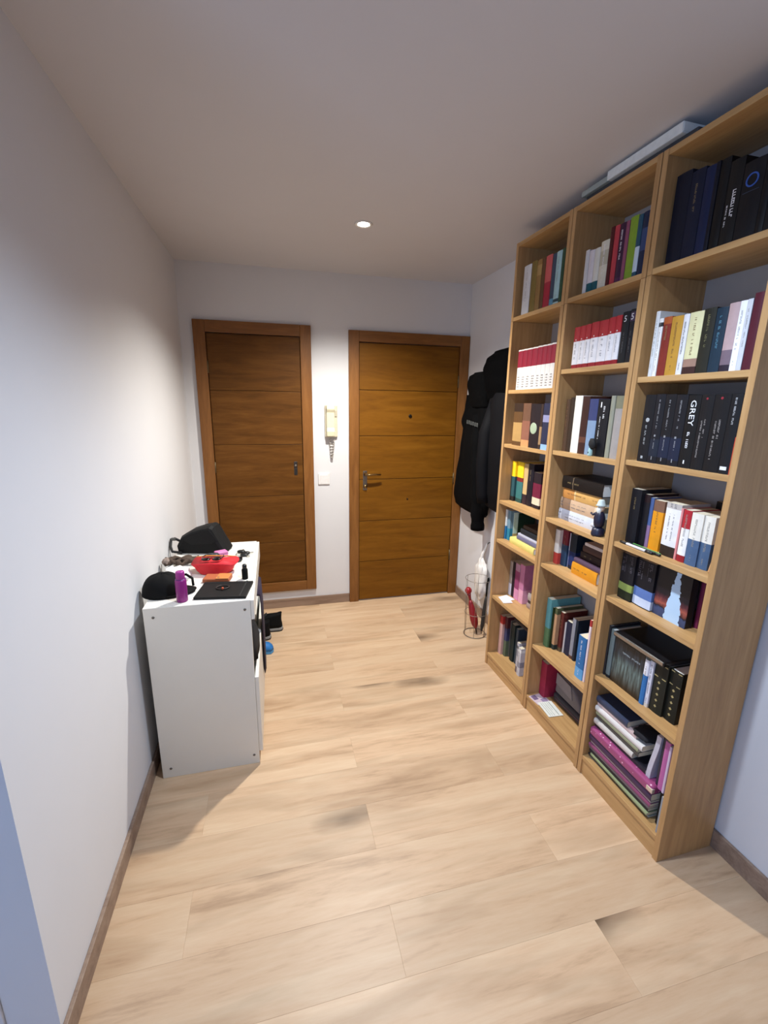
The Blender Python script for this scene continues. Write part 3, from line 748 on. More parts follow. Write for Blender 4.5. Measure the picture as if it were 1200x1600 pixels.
# middle bookcase, fifth shelf: lying stack at the right
g = 'books lying on the fifth shelf of the middle bookcase'; z = .828
for ua, ub, v, th, c, bd, ti, lb, hd_ in [
    (.604, .765, .062, .054, '#d68f22', [], 'brown', 'thick orange book lying lowest at right, fifth shelf, middle bookcase', True),
    (.607, .775, .068, .022, '#5a4658', [], None, 'purple grey book lying on the orange one, middle bookcase', True),
    (.625, .785, .085, .034, '#2a1b1a', [], 'marks', 'dark brown book lying above the purple one, middle bookcase', True),
    (.632, .79, .088, .030, '#4a3430', [], None, 'reddish brown book lying above the dark brown one, middle bookcase', True),
    (.640, .79, .090, .014, '#cfc4bc', [], None, 'thin pale booklet lying topmost, fifth shelf, middle bookcase', False)]:
    flat_book(ua, ub, v, z, th, .14, c, bd, ti, lb, g, hd_); z += th+.0004

# middle bookcase, bottom shelf: grey pouches and leaflets
zb = .088
t = bpy.data.objects.new('laptop_sleeve', None); COL.objects.link(t)
t.matrix_world = frame(U, V, Zv, W(.512, .112, zb+.0006)); tag(t, 'flat dark grey sleeve lying at the back, bottom shelf, middle bookcase', 'sleeve')
part('sleeve_body', t, lambda b: box(b, .01, .285, 0, .118, 0, .045), mat('#3a363a', .8, bump=.2), bevel=.012, seg=3)
part('zip', t, lambda b: box(b, .03, .27, -.0016, .002, .020, .025), mat('#5c3a44', .5))
t = bpy.data.objects.new('storage_pouch', None); COL.objects.link(t)
t.matrix_world = frame(U, V, Zv, W(.520, .118, zb+.0463)); tag(t, 'soft grey fabric pouch on the dark sleeve, bottom shelf, middle bookcase', 'pouch')
part('pouch_body', t, lambda b: prism(b, [(0, 0), (.20, 0), (.185, .05), (.12, .105), (.01, .115)], 0, .10, ax='y'), mat('#77706e', .85, bump=.25), bevel=.014, seg=3)
part('flap', t, lambda b: prism(b, [(.012, .055), (.14, .04), (.12, .1055), (.012, .1155)], -.004, 0, ax='y'), mat('#8a8382', .85, bump=.25), bevel=.0015)
def sheet(ua, ub, va, vb, z, rot, col, label, cat, cols=(), th=.0012, name='leaflet'):
    t = bpy.data.objects.new(name, None); COL.objects.link(t)
    c = W((ua+ub)/2, (va+vb)/2, z); t.matrix_world = frame(U, V, Zv, c) @ Matrix.Rotation(R(rot), 4, 'Z')
    tag(t, label, cat)
    w, d_ = (ub-ua)/2, (vb-va)/2
    part('paper', t, lambda b: box(b, -w, w, -d_, d_, 0, th), mat(col, .7))
    for (a, b2, c1, d1, cc) in cols:
        part('print', t, lambda b: box(b, -w+2*w*a, -w+2*w*b2, -d_+2*d_*c1, -d_+2*d_*d1, th-.0002, th+.0002), mat(cc, .7))
    return t
sheet(.535, .645, .012, .090, zb+.0016, -4, '#dfdfd6', 'white printed leaflet at the front, bottom shelf, middle bookcase', 'leaflet',
      [(.06, .94, .16, .2, '#a9b0a6'), (.06, .94, .3, .34, '#b4bab0'), (.06, .94, .44, .48, '#a9b0a6'), (.06, .6, .58, .62, '#b4bab0'), (.06, .94, .72, .78, '#9aa49c')])
sheet(.470, .545, .006, .086, zb+.0002, 6, '#cdb9c0', 'pinkish folded leaflet under the white one, bottom shelf, middle bookcase', 'leaflet', [(.05, .5, .1, .45, '#6e5a7a'), (.55, .95, .5, .9, '#8f7d9c')])

# near bookcase, fifth shelf: picture book standing face out
def art_mat(name, fn):
    m = bpy.data.materials.new(name); m.use_nodes = True; fn(m.node_tree, m.node_tree.nodes['Principled BSDF']); return m
def _spire(nt, b):
    N = nt.nodes; Lk = nt.links.new; b.inputs['Roughness'].default_value = .3
    tc = N.new('ShaderNodeTexCoord'); sp = N.new('ShaderNodeSeparateXYZ'); Lk(tc.outputs['Generated'], sp.inputs[0])
    nz = N.new('ShaderNodeTexNoise'); nz.inputs['Scale'].default_value = 9; nz.inputs['Detail'].default_value = 4; Lk(tc.outputs['Generated'], nz.inputs['Vector'])
    def M_(op, a, b2=None, c=None):
        n = N.new('ShaderNodeMath'); n.operation = op
        for i, x in enumerate((a, b2, c)):
            if x is None: continue
            if hasattr(x, 'links'): Lk(x, n.inputs[i])
            else: n.inputs[i].default_value = x
        return n.outputs[0]
    x, z = sp.outputs['X'], sp.outputs['Z']
    # pale peak: |x-.62| < .05 + .2*(1-z)
    d = M_('ABSOLUTE', M_('SUBTRACT', x, .60))
    wdt = M_('MULTIPLY_ADD', M_('SUBTRACT', 1.0, z), .20, .05)
    k = M_('GREATER_THAN', M_('ADD', wdt, M_('MULTIPLY', M_('SUBTRACT', nz.outputs['Fac'], .5), .26)), d)
    k2 = M_('MULTIPLY', k, M_('LESS_THAN', z, .93))
    g = N.new('ShaderNodeValToRGB'); e = g.color_ramp.elements
    e[0].position = 0; e[0].color = lin('#2a3a5c')+(1,); e[1].position = 1; e[1].color = lin('#15131a')+(1,)
    for p, c in ((.14, '#3b4a70'), (.18, '#16141c'), (.27, '#a8584a'), (.36, '#5a2a34'), (.45, '#1b171f')):
        q = g.color_ramp.elements.new(p); q.color = lin(c)+(1,)
    Lk(M_('ADD', z, M_('MULTIPLY', M_('SUBTRACT', nz.outputs['Fac'], .5), .15)), g.inputs['Fac'])
    mx = N.new('ShaderNodeMix'); mx.data_type = 'RGBA'; Lk(k2, mx.inputs[0]); Lk(g.outputs['Color'], mx.inputs[6]); mx.inputs[7].default_value = lin('#b8d4ee')+(1,)
    Lk(mx.outputs[2], b.inputs['Base Color'])
SP = art_mat('spire_cover_print', _spire)
def _forest(nt, b):
    N = nt.nodes; Lk = nt.links.new; b.inputs['Roughness'].default_value = .3
    tc = N.new('ShaderNodeTexCoord'); mp = N.new('ShaderNodeMapping'); mp.inputs['Scale'].default_value = (9, 1, 1.3)
    Lk(tc.outputs['Generated'], mp.inputs['Vector']); nz = N.new('ShaderNodeTexNoise'); nz.inputs['Scale'].default_value = 2; nz.inputs['Detail'].default_value = 4
    Lk(mp.outputs[0], nz.inputs['Vector'])
    sp = N.new('ShaderNodeSeparateXYZ'); Lk(tc.outputs['Generated'], sp.inputs[0])
    g = N.new('ShaderNodeValToRGB'); e = g.color_ramp.elements
    e[0].position = .05; e[0].color = lin('#33251c')+(1,); e[1].position = 1; e[1].color = lin('#20242c')+(1,)
    for p, c in ((.3, '#5f706e'), (.5, '#6c8280'), (.7, '#34404a')):
        q = g.color_ramp.elements.new(p); q.color = lin(c)+(1,)
    Lk(sp.outputs['Z'], g.inputs['Fac'])
    mx = N.new('ShaderNodeMix'); mx.data_type = 'RGBA'; mx.blend_type = 'MULTIPLY'; mx.inputs[0].default_value = .85
    r2 = N.new('ShaderNodeValToRGB'); r2.color_ramp.elements[0].position = .38; r2.color_ramp.elements[0].color = (.12, .12, .12, 1); r2.color_ramp.elements[1].position = .62
    Lk(nz.outputs['Fac'], r2.inputs['Fac']); Lk(g.outputs['Color'], mx.inputs[6]); Lk(r2.outputs['Color'], mx.inputs[7])
    Lk(mx.outputs[2], b.inputs['Base Color'])
FO = art_mat('forest_cover_print', _forest)
def face_out(u0, u1, v, z, h, th, art, edge, label, lean=0, pages=None):
    o = bpy.data.objects.new('book', None); COL.objects.link(o)
    o.matrix_world = frame(U, V, Zv, W(u0, v, z)) @ Matrix.Rotation(R(-lean), 4, 'X'); tag(o, label, 'book')
    w = u1-u0
    part('front_cover', o, lambda b: box(b, 0, w, 0, .002, 0, h), art)
    part('page_block', o, lambda b: box(b, .003, w-.002, .0022, th-.0022, .002, h-.002), pages or PAGES)
    part('back_cover', o, lambda b: box(b, 0, w, th-.002, th, 0, h), mat(edge, .5))
    part('spine', o, lambda b: box(b, -.0015, 0, 0, th, 0, h), mat(edge, .5))
    return o
face_out(1.058, 1.188, .060, .848, .196, .030, SP, '#15131a', 'dark picture book facing out with a pale blue peak on its cover', 0, mat('#1c1a20', .6))
bo = face_out(.9335, 1.079, .042, .492, .190, .03, FO, '#15181c', 'dark picture book facing out with misty grey green trees')
bm = bmesh.new(); letters(bm, .0, .006, 0, .085, 0, random.Random(4)); bmesh.ops.transform(bm, matrix=Matrix.Translation((.085, -.0004, .150)) @ Matrix.Rotation(R(90), 4, 'Y') @ Matrix.Translation((0, 0, -.042)), verts=bm.verts)
q = new('cover_title', bm, mat('#8d979c', .5)); q.parent = bo
# black case lying across the sixth shelf row
t = bpy.data.objects.new('flat_case', None); COL.objects.link(t); t.matrix_world = frame(U, V, Zv, W(.934, .026, .6925)); tag(t, 'flat glossy black case with silver rim lying across standing books', 'case')
part('case_body', t, lambda b: box(b, 0, .234, 0, .20, 0, .020), mat('#17171a', .25), bevel=.004, seg=3)
part('silver_rim', t, lambda b: box(b, .004, .230, -.0014, .001, .006, .017), mat('#9a9088', .3, .8), bevel=.0006)
# near bookcase, fourth shelf: pens, stick, dark book behind
book(.030, .20, .066, '#1a1512', [], None, frame(U, V, Zv, W(1.128, .170, 1.073)) , 'dark book standing behind the red and white one, fourth shelf, near bookcase', None)
def stick(name, p0, p1, r, cols, label, cat):
    t = thing(name, label, cat, p0)
    d_ = p1-p0
    segs = cols
    for i, (a, b2, c, rr, pn) in enumerate(segs):
        part(pn, t, lambda b: tube(b, [d_*a, d_*(a*.98+b2*.02), d_*(a*.02+b2*.98), d_*b2], [rr*.8, rr, rr, rr*.8], 8), mat(c, .4), smooth=True)
z0 = 1.073
stick('pen', W(.915, .0135, z0+.0052), W(1.062, .012, z0+.0052), .005, [(0, .2, '#16171a', .005, 'pen_cap'), (.2, .8, '#d6d6d8', .005, 'pen_barrel'), (.8, 1, '#16171a', .005, 'pen_tip')], 'black and white pen lying at the front, fourth shelf, near bookcase', 'pen')
stick('pen', W(.935, .0265, z0+.0052), W(1.085, .022, z0+.0052), .005, [(0, .14, '#16171a', .005, 'pen_tip'), (.14, .85, '#191c1c', .005, 'pen_barrel'), (.85, 1, '#16171a', .005, 'pen_cap')], 'black pen lying beside the white one, fourth shelf, near bookcase', 'pen')
stick('pencil', W(.95, .0375, z0+.0045), W(1.075, .034, z0+.0045), .004, [(0, .9, '#4f9a48', .004, 'pencil_barrel'), (.9, 1, '#7fbf6a', .0035, 'pencil_tip')], 'green pencil lying behind two pens, fourth shelf, near bookcase', 'pencil')
stick('incense_stick', W(1.246, .040, z0+.003), W(1.262, .048, z0+.152), .0035, [(0, .93, '#d9a873', .003, 'stick'), (.93, 1, '#3c2420', .005, 'stick_head')], 'thin wooden stick with dark head leaning inside the near bookcase', 'stick')
# near bookcase, bottom shelf: magazines and albums
g = 'magazines lying on the bottom shelf of the near bookcase'; z = .0944
lab = ['lowest', 'second lowest', 'third lowest', 'fourth lowest']
STK = [  # ua, ub, v, th, colour, yaw, label, cat
 (.905, 1.212, .030, .006, '#a7b0b0', 3, 'pale grey magazine lying lowest in the stack, bottom shelf, near bookcase', 'magazine'),
 (.900, 1.205, .022, .007, '#23262a', 0, 'black magazine lying second from bottom of stack, near bookcase', 'magazine'),
 (.915, 1.215, .018, .010, '#9aa57c', -1.5, 'green and cream magazine lying low in stack, near bookcase', 'magazine'),
 (.905, 1.212, .022, .012, '#26242a', 1, 'dark grey magazine lying above the green one, near bookcase', 'magazine'),
 (.900, 1.214, .020, .010, '#6a6168', 0, 'grey mauve magazine lying midway in the lower stack, near bookcase', 'magazine'),
 (.900, 1.218, .018, .011, '#8d4a6c', 1, 'plum magazine lying under dark purple album, near bookcase', 'magazine'),
 (.902, 1.216, .024, .012, '#b9a4a8', 0, 'pale rose magazine lying under dark purple album, near bookcase', 'magazine'),
 (.898, 1.220, .016, .024, '#45304f', 0, 'dark purple album lying under the glittery pink one, near bookcase', 'album')]
for ua, ub, v, th, c, yw, lb, ct in STK:
    th *= 1.22
    flat_book(ua, ub, v, z, th, .200, c, [], None, lb, g, False, ct, ct, yw*.4); z += th+.0004
zp = z
t = bpy.data.objects.new('album', None); COL.objects.link(t); t.matrix_world = frame(U, V, Zv, W(.898, .012, zp)); tag(t, 'thick glittery pink album lying in the stack, near bookcase', 'album')
def _glit(nt, b):
    N = nt.nodes; Lk = nt.links.new; b.inputs['Roughness'].default_value = .35
    tc = N.new('ShaderNodeTexCoord'); vo = N.new('ShaderNodeTexVoronoi'); vo.inputs['Scale'].default_value = 55; Lk(tc.outputs['Object'], vo.inputs['Vector'])
    r = N.new('ShaderNodeValToRGB'); r.color_ramp.elements[0].position = .12; r.color_ramp.elements[0].color = lin('#f2c4da')+(1,); r.color_ramp.elements[1].position = .2; r.color_ramp.elements[1].color = lin('#9c4674')+(1,)
    Lk(vo.outputs['Distance'], r.inputs['Fac']); Lk(r.outputs['Color'], b.inputs['Base Color'])
GL = art_mat('pink_glitter', _glit)
part('cover', t, lambda b: box(b, 0, .326, 0, .205, 0, .038), GL, bevel=.010, seg=3)
part('clasp_or_highlight', t, lambda b: box(b, .300, .327, -.002, .012, .010, .028), mat('#d9cdbf', .35, .5), bevel=.002)
z = zp+.0386
for ua, ub, v, th, c, yw, lb, ct in [
 (.905, 1.168, .030, .010, '#2b2730', 0, 'dark magazine lying directly on the pink album, near bookcase', 'magazine'),
 (.903, 1.108, .024, .014, '#d3cdc6', 1, 'off white magazine lying second above the pink album, near bookcase', 'magazine'),
 (.905, 1.130, .030, .012, '#4e4a48', -1, 'charcoal magazine lying third above the pink album, near bookcase', 'magazine'),
 (.905, 1.128, .026, .012, '#9ba183', 0, 'sage green magazine lying fourth above the pink album, near bookcase', 'magazine'),
 (.903, 1.146, .022, .014, '#e2dedb', 1, 'white magazine lying fifth above the pink album, near bookcase', 'magazine'),
 (.905, 1.110, .028, .010, '#c9b2b0', 0, 'blush magazine lying sixth above the pink album, near bookcase', 'magazine'),
 (.900, 1.066, .024, .016, '#39425a', 0, 'slate blue magazine lying topmost at left, bottom shelf, near bookcase', 'magazine')]:
    th *= 1.62
    flat_book(ua, ub, v, z, th, .19, c, [], None, lb, g, False, ct, ct, yw*.4); z += th+.0004
bm = bmesh.new(); blob(bm, (0, 0, 0), (.046, .05, .018), .8, 20, 10, .25, 2, True)
o = new('cloth_bundle', bm, mat('#14141a', .9, bump=.3), smooth=True, M=frame(U, V, Zv, W(1.118, .078, z-.0256)))
tag(o, 'crumpled black cloth on the upper magazines, bottom shelf, near bookcase', 'cloth')
# upright things at the right of that shelf, standing on the pink album
zt_ = zp+.0384
def bent_mag():
    b = bmesh.new(); n = 8
    pr = [(.0 + .018*math.sin(math.pi*.5*i/n)**2, .190*i/n) for i in range(n+1)]
    out = pr + [(x+.018, zz) for x, zz in pr[::-1]]
    prism(b, out, 0, .165, ax='y'); return b
o = new('magazine', bent_mag(), mat('#c3c0cc', .5), M=frame(U, V, Zv, W(1.172, .030, zt_)), bevel=.001); tag(o, 'bent pale lilac magazine standing upright on the pink album', 'magazine')
bm = bmesh.new(); cols_ = bmesh.new()
for i, (u, w, h, c, lb, v) in enumerate([(1.211, .014, .195, '#2d2a38', 'dark indigo folder standing upright on the pink album', .034), (1.2262, .020, .198, '#b5629a', 'bright pink folder standing upright beside the indigo one', .026), (1.2468, .008, .192, '#c9b7cf', 'thin lilac folder standing upright beside the bright pink one', .024), (1.2554, .012, .19, '#7c2440', 'dark crimson folder standing upright against the bookcase side', .034)]):
    book(w, h, .19, c, [], None, frame(U, V, Zv, W(u, v, zt_ if u+w < 1.2238 else .0944) ) if False else frame(U, V, Zv, W(u, v, zt_)), lb, None, cat='folder', name='folder')
bm.free(); cols_.free()
book(.012, .1535, .19, '#8a929c', [], None, frame(U, V, Zv, W(1.2615, .012, .0944)), 'slim blue grey book standing at right, bottom shelf, near bookcase', None)
book(.024, .1535, .16, '#17181c', [], None, frame(U, V, Zv, W(1.232, .040, .0944)), 'black book standing below the folders, bottom shelf, near bookcase', None)

# far bookcase: lying books
g = 'books lying on the fifth shelf of the far bookcase'; z = .820
for ua, ub, v, th, c, lb in [(.100, .335, .040, .034, '#dcd07a', 'thick yellow book lying lowest, fifth shelf, far bookcase'), (.150, .338, .052, .022, '#6a6680', 'violet grey book lying second from bottom, fifth shelf, far bookcase'),
                             (.155, .338, .055, .014, '#b5b4c0', 'pale lilac booklet lying third from bottom, fifth shelf, far bookcase'), (.170, .338, .06, .030, '#22262a', 'charcoal book lying fourth from bottom, fifth shelf, far bookcase'), (.185, .338, .066, .022, '#3e3228', 'dark brown book lying topmost, fifth shelf, far bookcase')]:
    flat_book(ua, ub, v, z, th, .165, c, [], None, lb, g, True); z += th+.0004
g = 'books lying on the sixth shelf of the far bookcase'; z = .465
for ua, ub, v, th, c, lb in [(.218, .36, .110, .030, '#a08a84', 'dusty rose book lying lowest, sixth shelf, far bookcase'), (.222, .36, .114, .018, '#3a2c2a', 'dark brown book lying second, sixth shelf, far bookcase'), (.220, .36, .112, .04, '#a89c94', 'grey beige book lying topmost, sixth shelf, far bookcase')]:
    flat_book(ua, ub, v, z, th, .118, c, [], None, lb, g, True); z += th+.0004
sheet(.050, .120, .030, .095, .4652, 12, '#dfe4ea', 'white paper slip lying at the left, sixth shelf, far bookcase', 'paper', name='paper_slip')
sheet(.075, .150, .014, .070, .4668, -9, '#e4dee2', 'white pink tinted paper slip lying frontmost, sixth shelf, far bookcase', 'paper', name='paper_slip')
book(.022, .185, .10, '#b5b2b8', [(.8, .9, '#3c3c44'), (.55, .75, '#8a8a94'), (.0, .2, '#6a5a60')], 'grey', frame(U, V, Zv, W(.238, .060, .080)), 'pale grey photo patterned book pulled forward, bottom shelf, far bookcase', None)
book(.028, .17, .10, '#c4c1c6', [(.85, .95, '#e8e6e4'), (.3, .5, '#8e8c98')], 'grey', frame(U, V, Zv, W(.266, .052, .080)), 'second pale grey photo patterned book further forward, bottom shelf, far bookcase', None)
flat_book(.135, .315, .066+.03, .3265+.0135, .018, .13, '#2c2528', [], None, 'dark brown book lying across standing ones, bottom shelf, far bookcase', None, True)

# flat packages on top of the middle bookcase
def top_box(ua, ub, v0, v1, z0, z1, c, label):
    t = bpy.data.objects.new('flat_package', None); COL.objects.link(t); t.matrix_world = frame(U, V, Zv, W(ua, v0, z0)); tag(t, label, 'box')
    part('carton', t, lambda b: box(b, 0, ub-ua, 0, v1-v0, 0, z1-z0), mat(c, .7), bevel=.003)
    part('end_flap', t, lambda b: box(b, ub-ua, ub-ua+.0015, .004, v1-v0-.004, .004, z1-z0-.004), mat(c, .75))
top_box(.47, .96, .03, .19, 2.3702, 2.400, '#3e4044', 'dark grey flat package on top of the middle bookcase, underneath')
top_box(.60, .92, .012, .17, 2.4005, 2.432, '#dfe2de', 'pale grey flat package lying on the dark one above the bookcase')
top_box(.455, .597, .015, .15, 2.4005, 2.420, '#9ba39e', 'shorter grey green flat package beside the pale one above bookcase')

# ------------------------------------------------------------------ shoe cabinet
CX0, CX1, CY0, CY1, CH = -.7695, -.3705, -1.571, -.757, .79
cab = thing('shoe_cabinet', 'low white cabinet with cluttered top standing against the left wall', 'cabinet', ((CX0+CX1)/2, (CY0+CY1)/2, 0))
hx, hy = (CX1-CX0)/2, (CY1-CY0)/2
T = .018
for s in (-1, 1):
    sp_ = part('side_panel', cab, lambda b: box(b, -hx, hx, *( (-hy, -hy+T) if s < 0 else (hy-T, hy)), 0, CH-.0006), WHITE, bevel=.0015)
    if s < 0:
        for x in (-hx+.035, hx-.022):
            for z in (.045, CH-.04):
                part('screw', sp_, lambda b: lathe(b, [(.0055, 0), (.0055, .0012), (.002, .002)], 10, Matrix.Translation((x, -hy, z)) @ Matrix.Rotation(R(90), 4, 'X')), mat('#77736c', .4, .8), smooth=True)
part('top_panel', cab, lambda b: box(b, -hx, hx, -hy+T+.0003, hy-T-.0003, CH-T, CH-.0004), WHITE, bevel=.0015)
part('bottom_panel', cab, lambda b: box(b, -hx, hx, -hy+T+.0003, hy-T-.0003, .05, .05+T), WHITE)
part('back_panel', cab, lambda b: box(b, -hx+.002, -hx+.006, -hy+T+.0003, hy-T-.0003, .07, CH-T-.001), WHITE)
part('shelf', cab, lambda b: box(b, -hx+.007, hx-.01, -hy+T+.0003, hy-T-.0003, .44, .44+T), WHITE)
part('plinth', cab, lambda b: box(b, hx-.03, hx-.014, -hy+T+.0003, hy-T-.0003, 0, .0495), WHITE)
part('top_rail', cab, lambda b: box(b, hx+.0005, hx+.0145, -hy+.004, hy-.004, .70, CH-.004), WHITE, bevel=.0015)
part('drawer_front', cab, lambda b: box(b, hx+.0005, hx+.0165, -hy+.004, hy-.004, .058, .43), WHITE, bevel=.0015)
# clothes spilling from the open compartment
bm = bmesh.new()
blob(bm, (-.44, -1.40, .459), (.085, .12, .20), .8, 26, 14, .2, 2.2, True, seed=2)
o = new('garment', bm, mat('#0f0e13', .9, bump=.3), smooth=True); tag(o, 'black garment stuffed in the open compartment of the white cabinet', 'clothes')
def _drape(b):
    rings = []
    path = [(-.44, .64), (-.39, .672), (-.349, .655), (-.345, .58), (-.344, .45), (-.345, .32), (-.346, .20), (-.347, .15)]
    for i, (x, z) in enumerate(path):
        s = i/(len(path)-1); w = .10*(1-s)+.03; yc = -1.13+.06*s; ring = []
        for k in range(16):
            a = 2*math.pi*k/16
            fold = 1+.18*math.sin(a*4+i*.6)
            ring.append((x+.006*math.sin(a)*fold*(1 if i > 1 else 2), yc+w*math.cos(a), z+(.012*math.sin(a) if i < 3 else 0)+.01*math.cos(3*a)))
        rings.append(ring)
    loft(b, rings)
bm = bmesh.new(); _drape(bm); o = new('scarf', bm, mat('#2c2236', .9, bump=.3), smooth=True); tag(o, 'dark purple scarf hanging out over the front of the white cabinet', 'scarf')

# ------------------------------------------------------------------ clutter on the cabinet
zc = CH
cap = thing('cap', 'black baseball cap on the near left corner of the white cabinet', 'cap', (-.722, -1.425, zc), R(-4))
BK = mat('#070708', .8, bump=.2, spec=.2)
def _dome(b):
    rings = []
    for j in range(11):
        a = math.pi/2*j/10; r_ = .082*math.cos(a)**.75 if j < 10 else .002
        rings.append([((r_*1.02)*math.cos(2*math.pi*k/28), r_*.92*math.sin(2*math.pi*k/28), .001+.086*math.sin(a)*(1+.02*math.cos(6*2*math.pi*k/28))) for k in range(28)])
    loft(b, rings)
part('crown', cap, _dome, BK, smooth=True)
def _brim(b):
    n = 16; top = []; 
    def pt(s, r_, dz): 
        a = -R(62)+R(124)*s
        return (.060*math.cos(a)*.9+r_*math.cos(a), (.082)*math.sin(a), .012+dz-.022*abs(math.sin(a))**2*(r_/.07) )
    rings = []
    for i in range(n+1):
        s = i/n; k = math.sin(math.pi*s)**.6
        rings.append([pt(s, .010, .0), pt(s, .010+.065*k, -.002), pt(s, .010+.065*k, .001), pt(s, .010, .003)])
    loft(b, rings)
part('visor', cap, _brim, BK, smooth=True)
part('button', cap, lambda b: blob(b, (0, 0, .087), (.007, .007, .004), n=10, m=6), BK, smooth=True)
part('back_strap', cap, lambda b: tube(b, [(.03, .07, .045), (.075, .066, .052), (.104, .046, .040), (.112, .022, .018)], .0055, 8), BK, smooth=True)

bt = thing('bottle', 'slim purple bottle standing on the near end of the white cabinet', 'bottle', (-.633, -1.524, zc))
PUR = mat('#8a1f78', .35, .1, .05)
part('bottle_body', bt, lambda b: lathe(b, [(.020, 0), (.0215, .003), (.0215, .088), (.0195, .094)], 24), PUR, smooth=True)
part('bottle_cap', bt, lambda b: lathe(b, [(.0165, .0942), (.0170, .096), (.0165, .124), (.014, .127), (.001, .128)], 24), mat('#9a2f86', .35, .1), smooth=True)
part('shoulder_ring', bt, lambda b: lathe(b, [(.0198, .0935), (.0200, .0945), (.0170, .0960)], 24), mat('#5a2068', .4), smooth=True)

fo = thing('tablet_folder', 'flat black folder lying on the near right corner of the cabinet', 'folder', (-.478, -1.460, zc), R(-8))
part('folder_body', fo, lambda b: box(b, -.104, .104, -.082, .082, .0004, .011), mat('#09090a', .6, bump=.1, spec=.3), bevel=.002)
part('flap_edge', fo, lambda b: box(b, -.1, .1, .062, .066, .011, .0122), mat('#1f1f22', .5))
part('elastic_band', fo, lambda b: box(b, .075, .081, -.0825, .0825, .0105, .0124), mat('#0b0b0c', .7))
wr = thing('bracelet', 'thin dark bracelet with an orange bead on the black folder', 'bracelet', (-.486, -1.452, zc+.0126))
pts = [(.026*math.cos(a*R(15)), .020*math.sin(a*R(15)), .0025) for a in range(25)]
part('band', wr, lambda b: tube(b, pts, .0025, 6), mat('#241a18', .5), smooth=True)
part('bead', wr, lambda b: blob(b, (.002, -.0215, .006), (.005, .005, .006), n=10, m=6), mat('#c8562e', .4), smooth=True)

rp = thing('red_pouch', 'bright red fabric pouch lying open in the middle of cabinet top', 'pouch', (-.540, -1.215, zc), R(-8))
REDF = mat('#d8232f', .7, bump=.2)
def _rp(b):
    rings = []
    for i in range(9):
        s = i/8; zz = .002+.052*s
        ring = []
        for k in range(28):
            a = 2*math.pi*k/28
            rx = (.070+.036*s)*(1+.03*math.sin(5*a+i)); ry = (.050+.012*s)
            ring.append((rx*math.copysign(abs(math.cos(a))**.7, math.cos(a)), ry*math.copysign(abs(math.sin(a))**.7, math.sin(a)), zz+.006*math.sin(3*a)*s))
        rings.append(ring)
    loft(b, rings)
part('pouch_body', rp, _rp, REDF, smooth=True)
part('pouch_trim', rp, lambda b: tube(b, [(-.100, .048, .057), (-.05, .061, .058), (0, .064, .056), (.05, .061, .055), (.085, .052, .055)], .003, 6), mat('#d88a30', .6), smooth=True)
sg = thing('sunglasses', 'black sunglasses resting on the front of the red pouch', 'sunglasses', (-.556, -1.225, zc+.0625), R(-8))
GLB = mat('#120d0f', .15)
for s in (-1, 1):
    part('lens', sg, lambda b: blob(b, (s*.024, 0, .004), (.021, .015, .006), .9, 16, 8), GLB, smooth=True)
    part('temple', sg, lambda b: tube(b, [(s*.044, .006, .004), (s*.048, .03, .006), (s*.042, .06, .004)], .0022, 6), GLB, smooth=True)
part('bridge', sg, lambda b: tube(b, [(-.008, 0, .006), (0, .003, .008), (.008, 0, .006)], .002, 6), GLB, smooth=True)
wl = thing('wallet', 'orange brown wallet lying in front of the red pouch', 'wallet', (-.520, -1.330, zc), R(-10))
part('wallet_body', wl, lambda b: box(b, -.058, .058, -.034, .034, .0004, .020), mat('#a85a34', .6, bump=.1), bevel=.006, seg=3)
part('wallet_flap', wl, lambda b: box(b, .0, .056, -.0345, .03, .0195, .0225), mat('#c07a3e', .6), bevel=.001)
part('snap', wl, lambda b: lathe(b, [(.004, 0), (.003, .002), (.001, .0022)], 10, Matrix.Translation((.01, -.02, .0225))), CHROME, smooth=True)
hb = thing('spray_canister', 'little black canister standing beside the red pouch', 'canister', (-.402, -1.335, zc))
part('canister_body', hb, lambda b: lathe(b, [(.013, .0), (.0135, .003), (.0135, .045), (.010, .05)], 18), BK, smooth=True)
part('canister_cap', hb, lambda b: lathe(b, [(.010, .0502), (.010, .066), (.006, .070), (.001, .0705)], 18), mat('#1b1b1f', .3), smooth=True)
pbg = thing('plastic_bag', 'crumpled white plastic bag lying behind the purple bottle', 'bag', (-.702, -1.262, zc))
part('bag_body', pbg, lambda b: blob(b, (0, 0, .0005), (.058, .072, .042), .8, 30, 16, .35, 2.6, True, seed=5), mat('#e6e2dd', .45, 0, .03), smooth=True)
part('bag_handle', pbg, lambda b: tube(b, [(-.04, .03, .012), (-.055, .05, .025), (-.035, .075, .03), (-.01, .06, .018)], .005, 6), mat('#efeeec', .5), smooth=True)
cs = thing('camera_strap_scarf', 'tangled brown patterned scarf beside the wall on the cabinet', 'scarf', (-.722, -1.080, zc))
cs.name = 'patterned_scarf'
def _sc(b):
    rnd = random.Random(3)
    for q_ in range(5):
        p = []
        for i in range(14):
            s = i/13
            p.append((-.065+.14*s+.012*math.sin(6*s+q_), -.03+.014*q_+.015*math.sin(9*s+q_*2), .012+.012*abs(math.sin(5*s+q_*1.3))+.004*q_*(q_ < 3)))
        tube(b, p, [.009+.003*math.sin(i*1.3+q_) for i in range(14)], 8)
part('folds', cs, _sc, mat('#4a3b30', .85, 0, .6, 90, .2), smooth=True)
part('knot', cs, lambda b: blob(b, (-.058, -.01, .022), (.022, .024, .018), amp=.3, freq=4), mat('#8a7a70', .85, 0, .6, 90, .2), smooth=True)
pch = thing('coin_purse', 'small dark grey purse with a modelled white highlight before the black bag', 'purse', (-.575, -1.068, zc))
part('purse_body', pch, lambda b: blob(b, (0, 0, .0005), (.048, .026, .045), .85, 22, 12, .12, 2, True), mat('#2c2f35', .4), smooth=True)
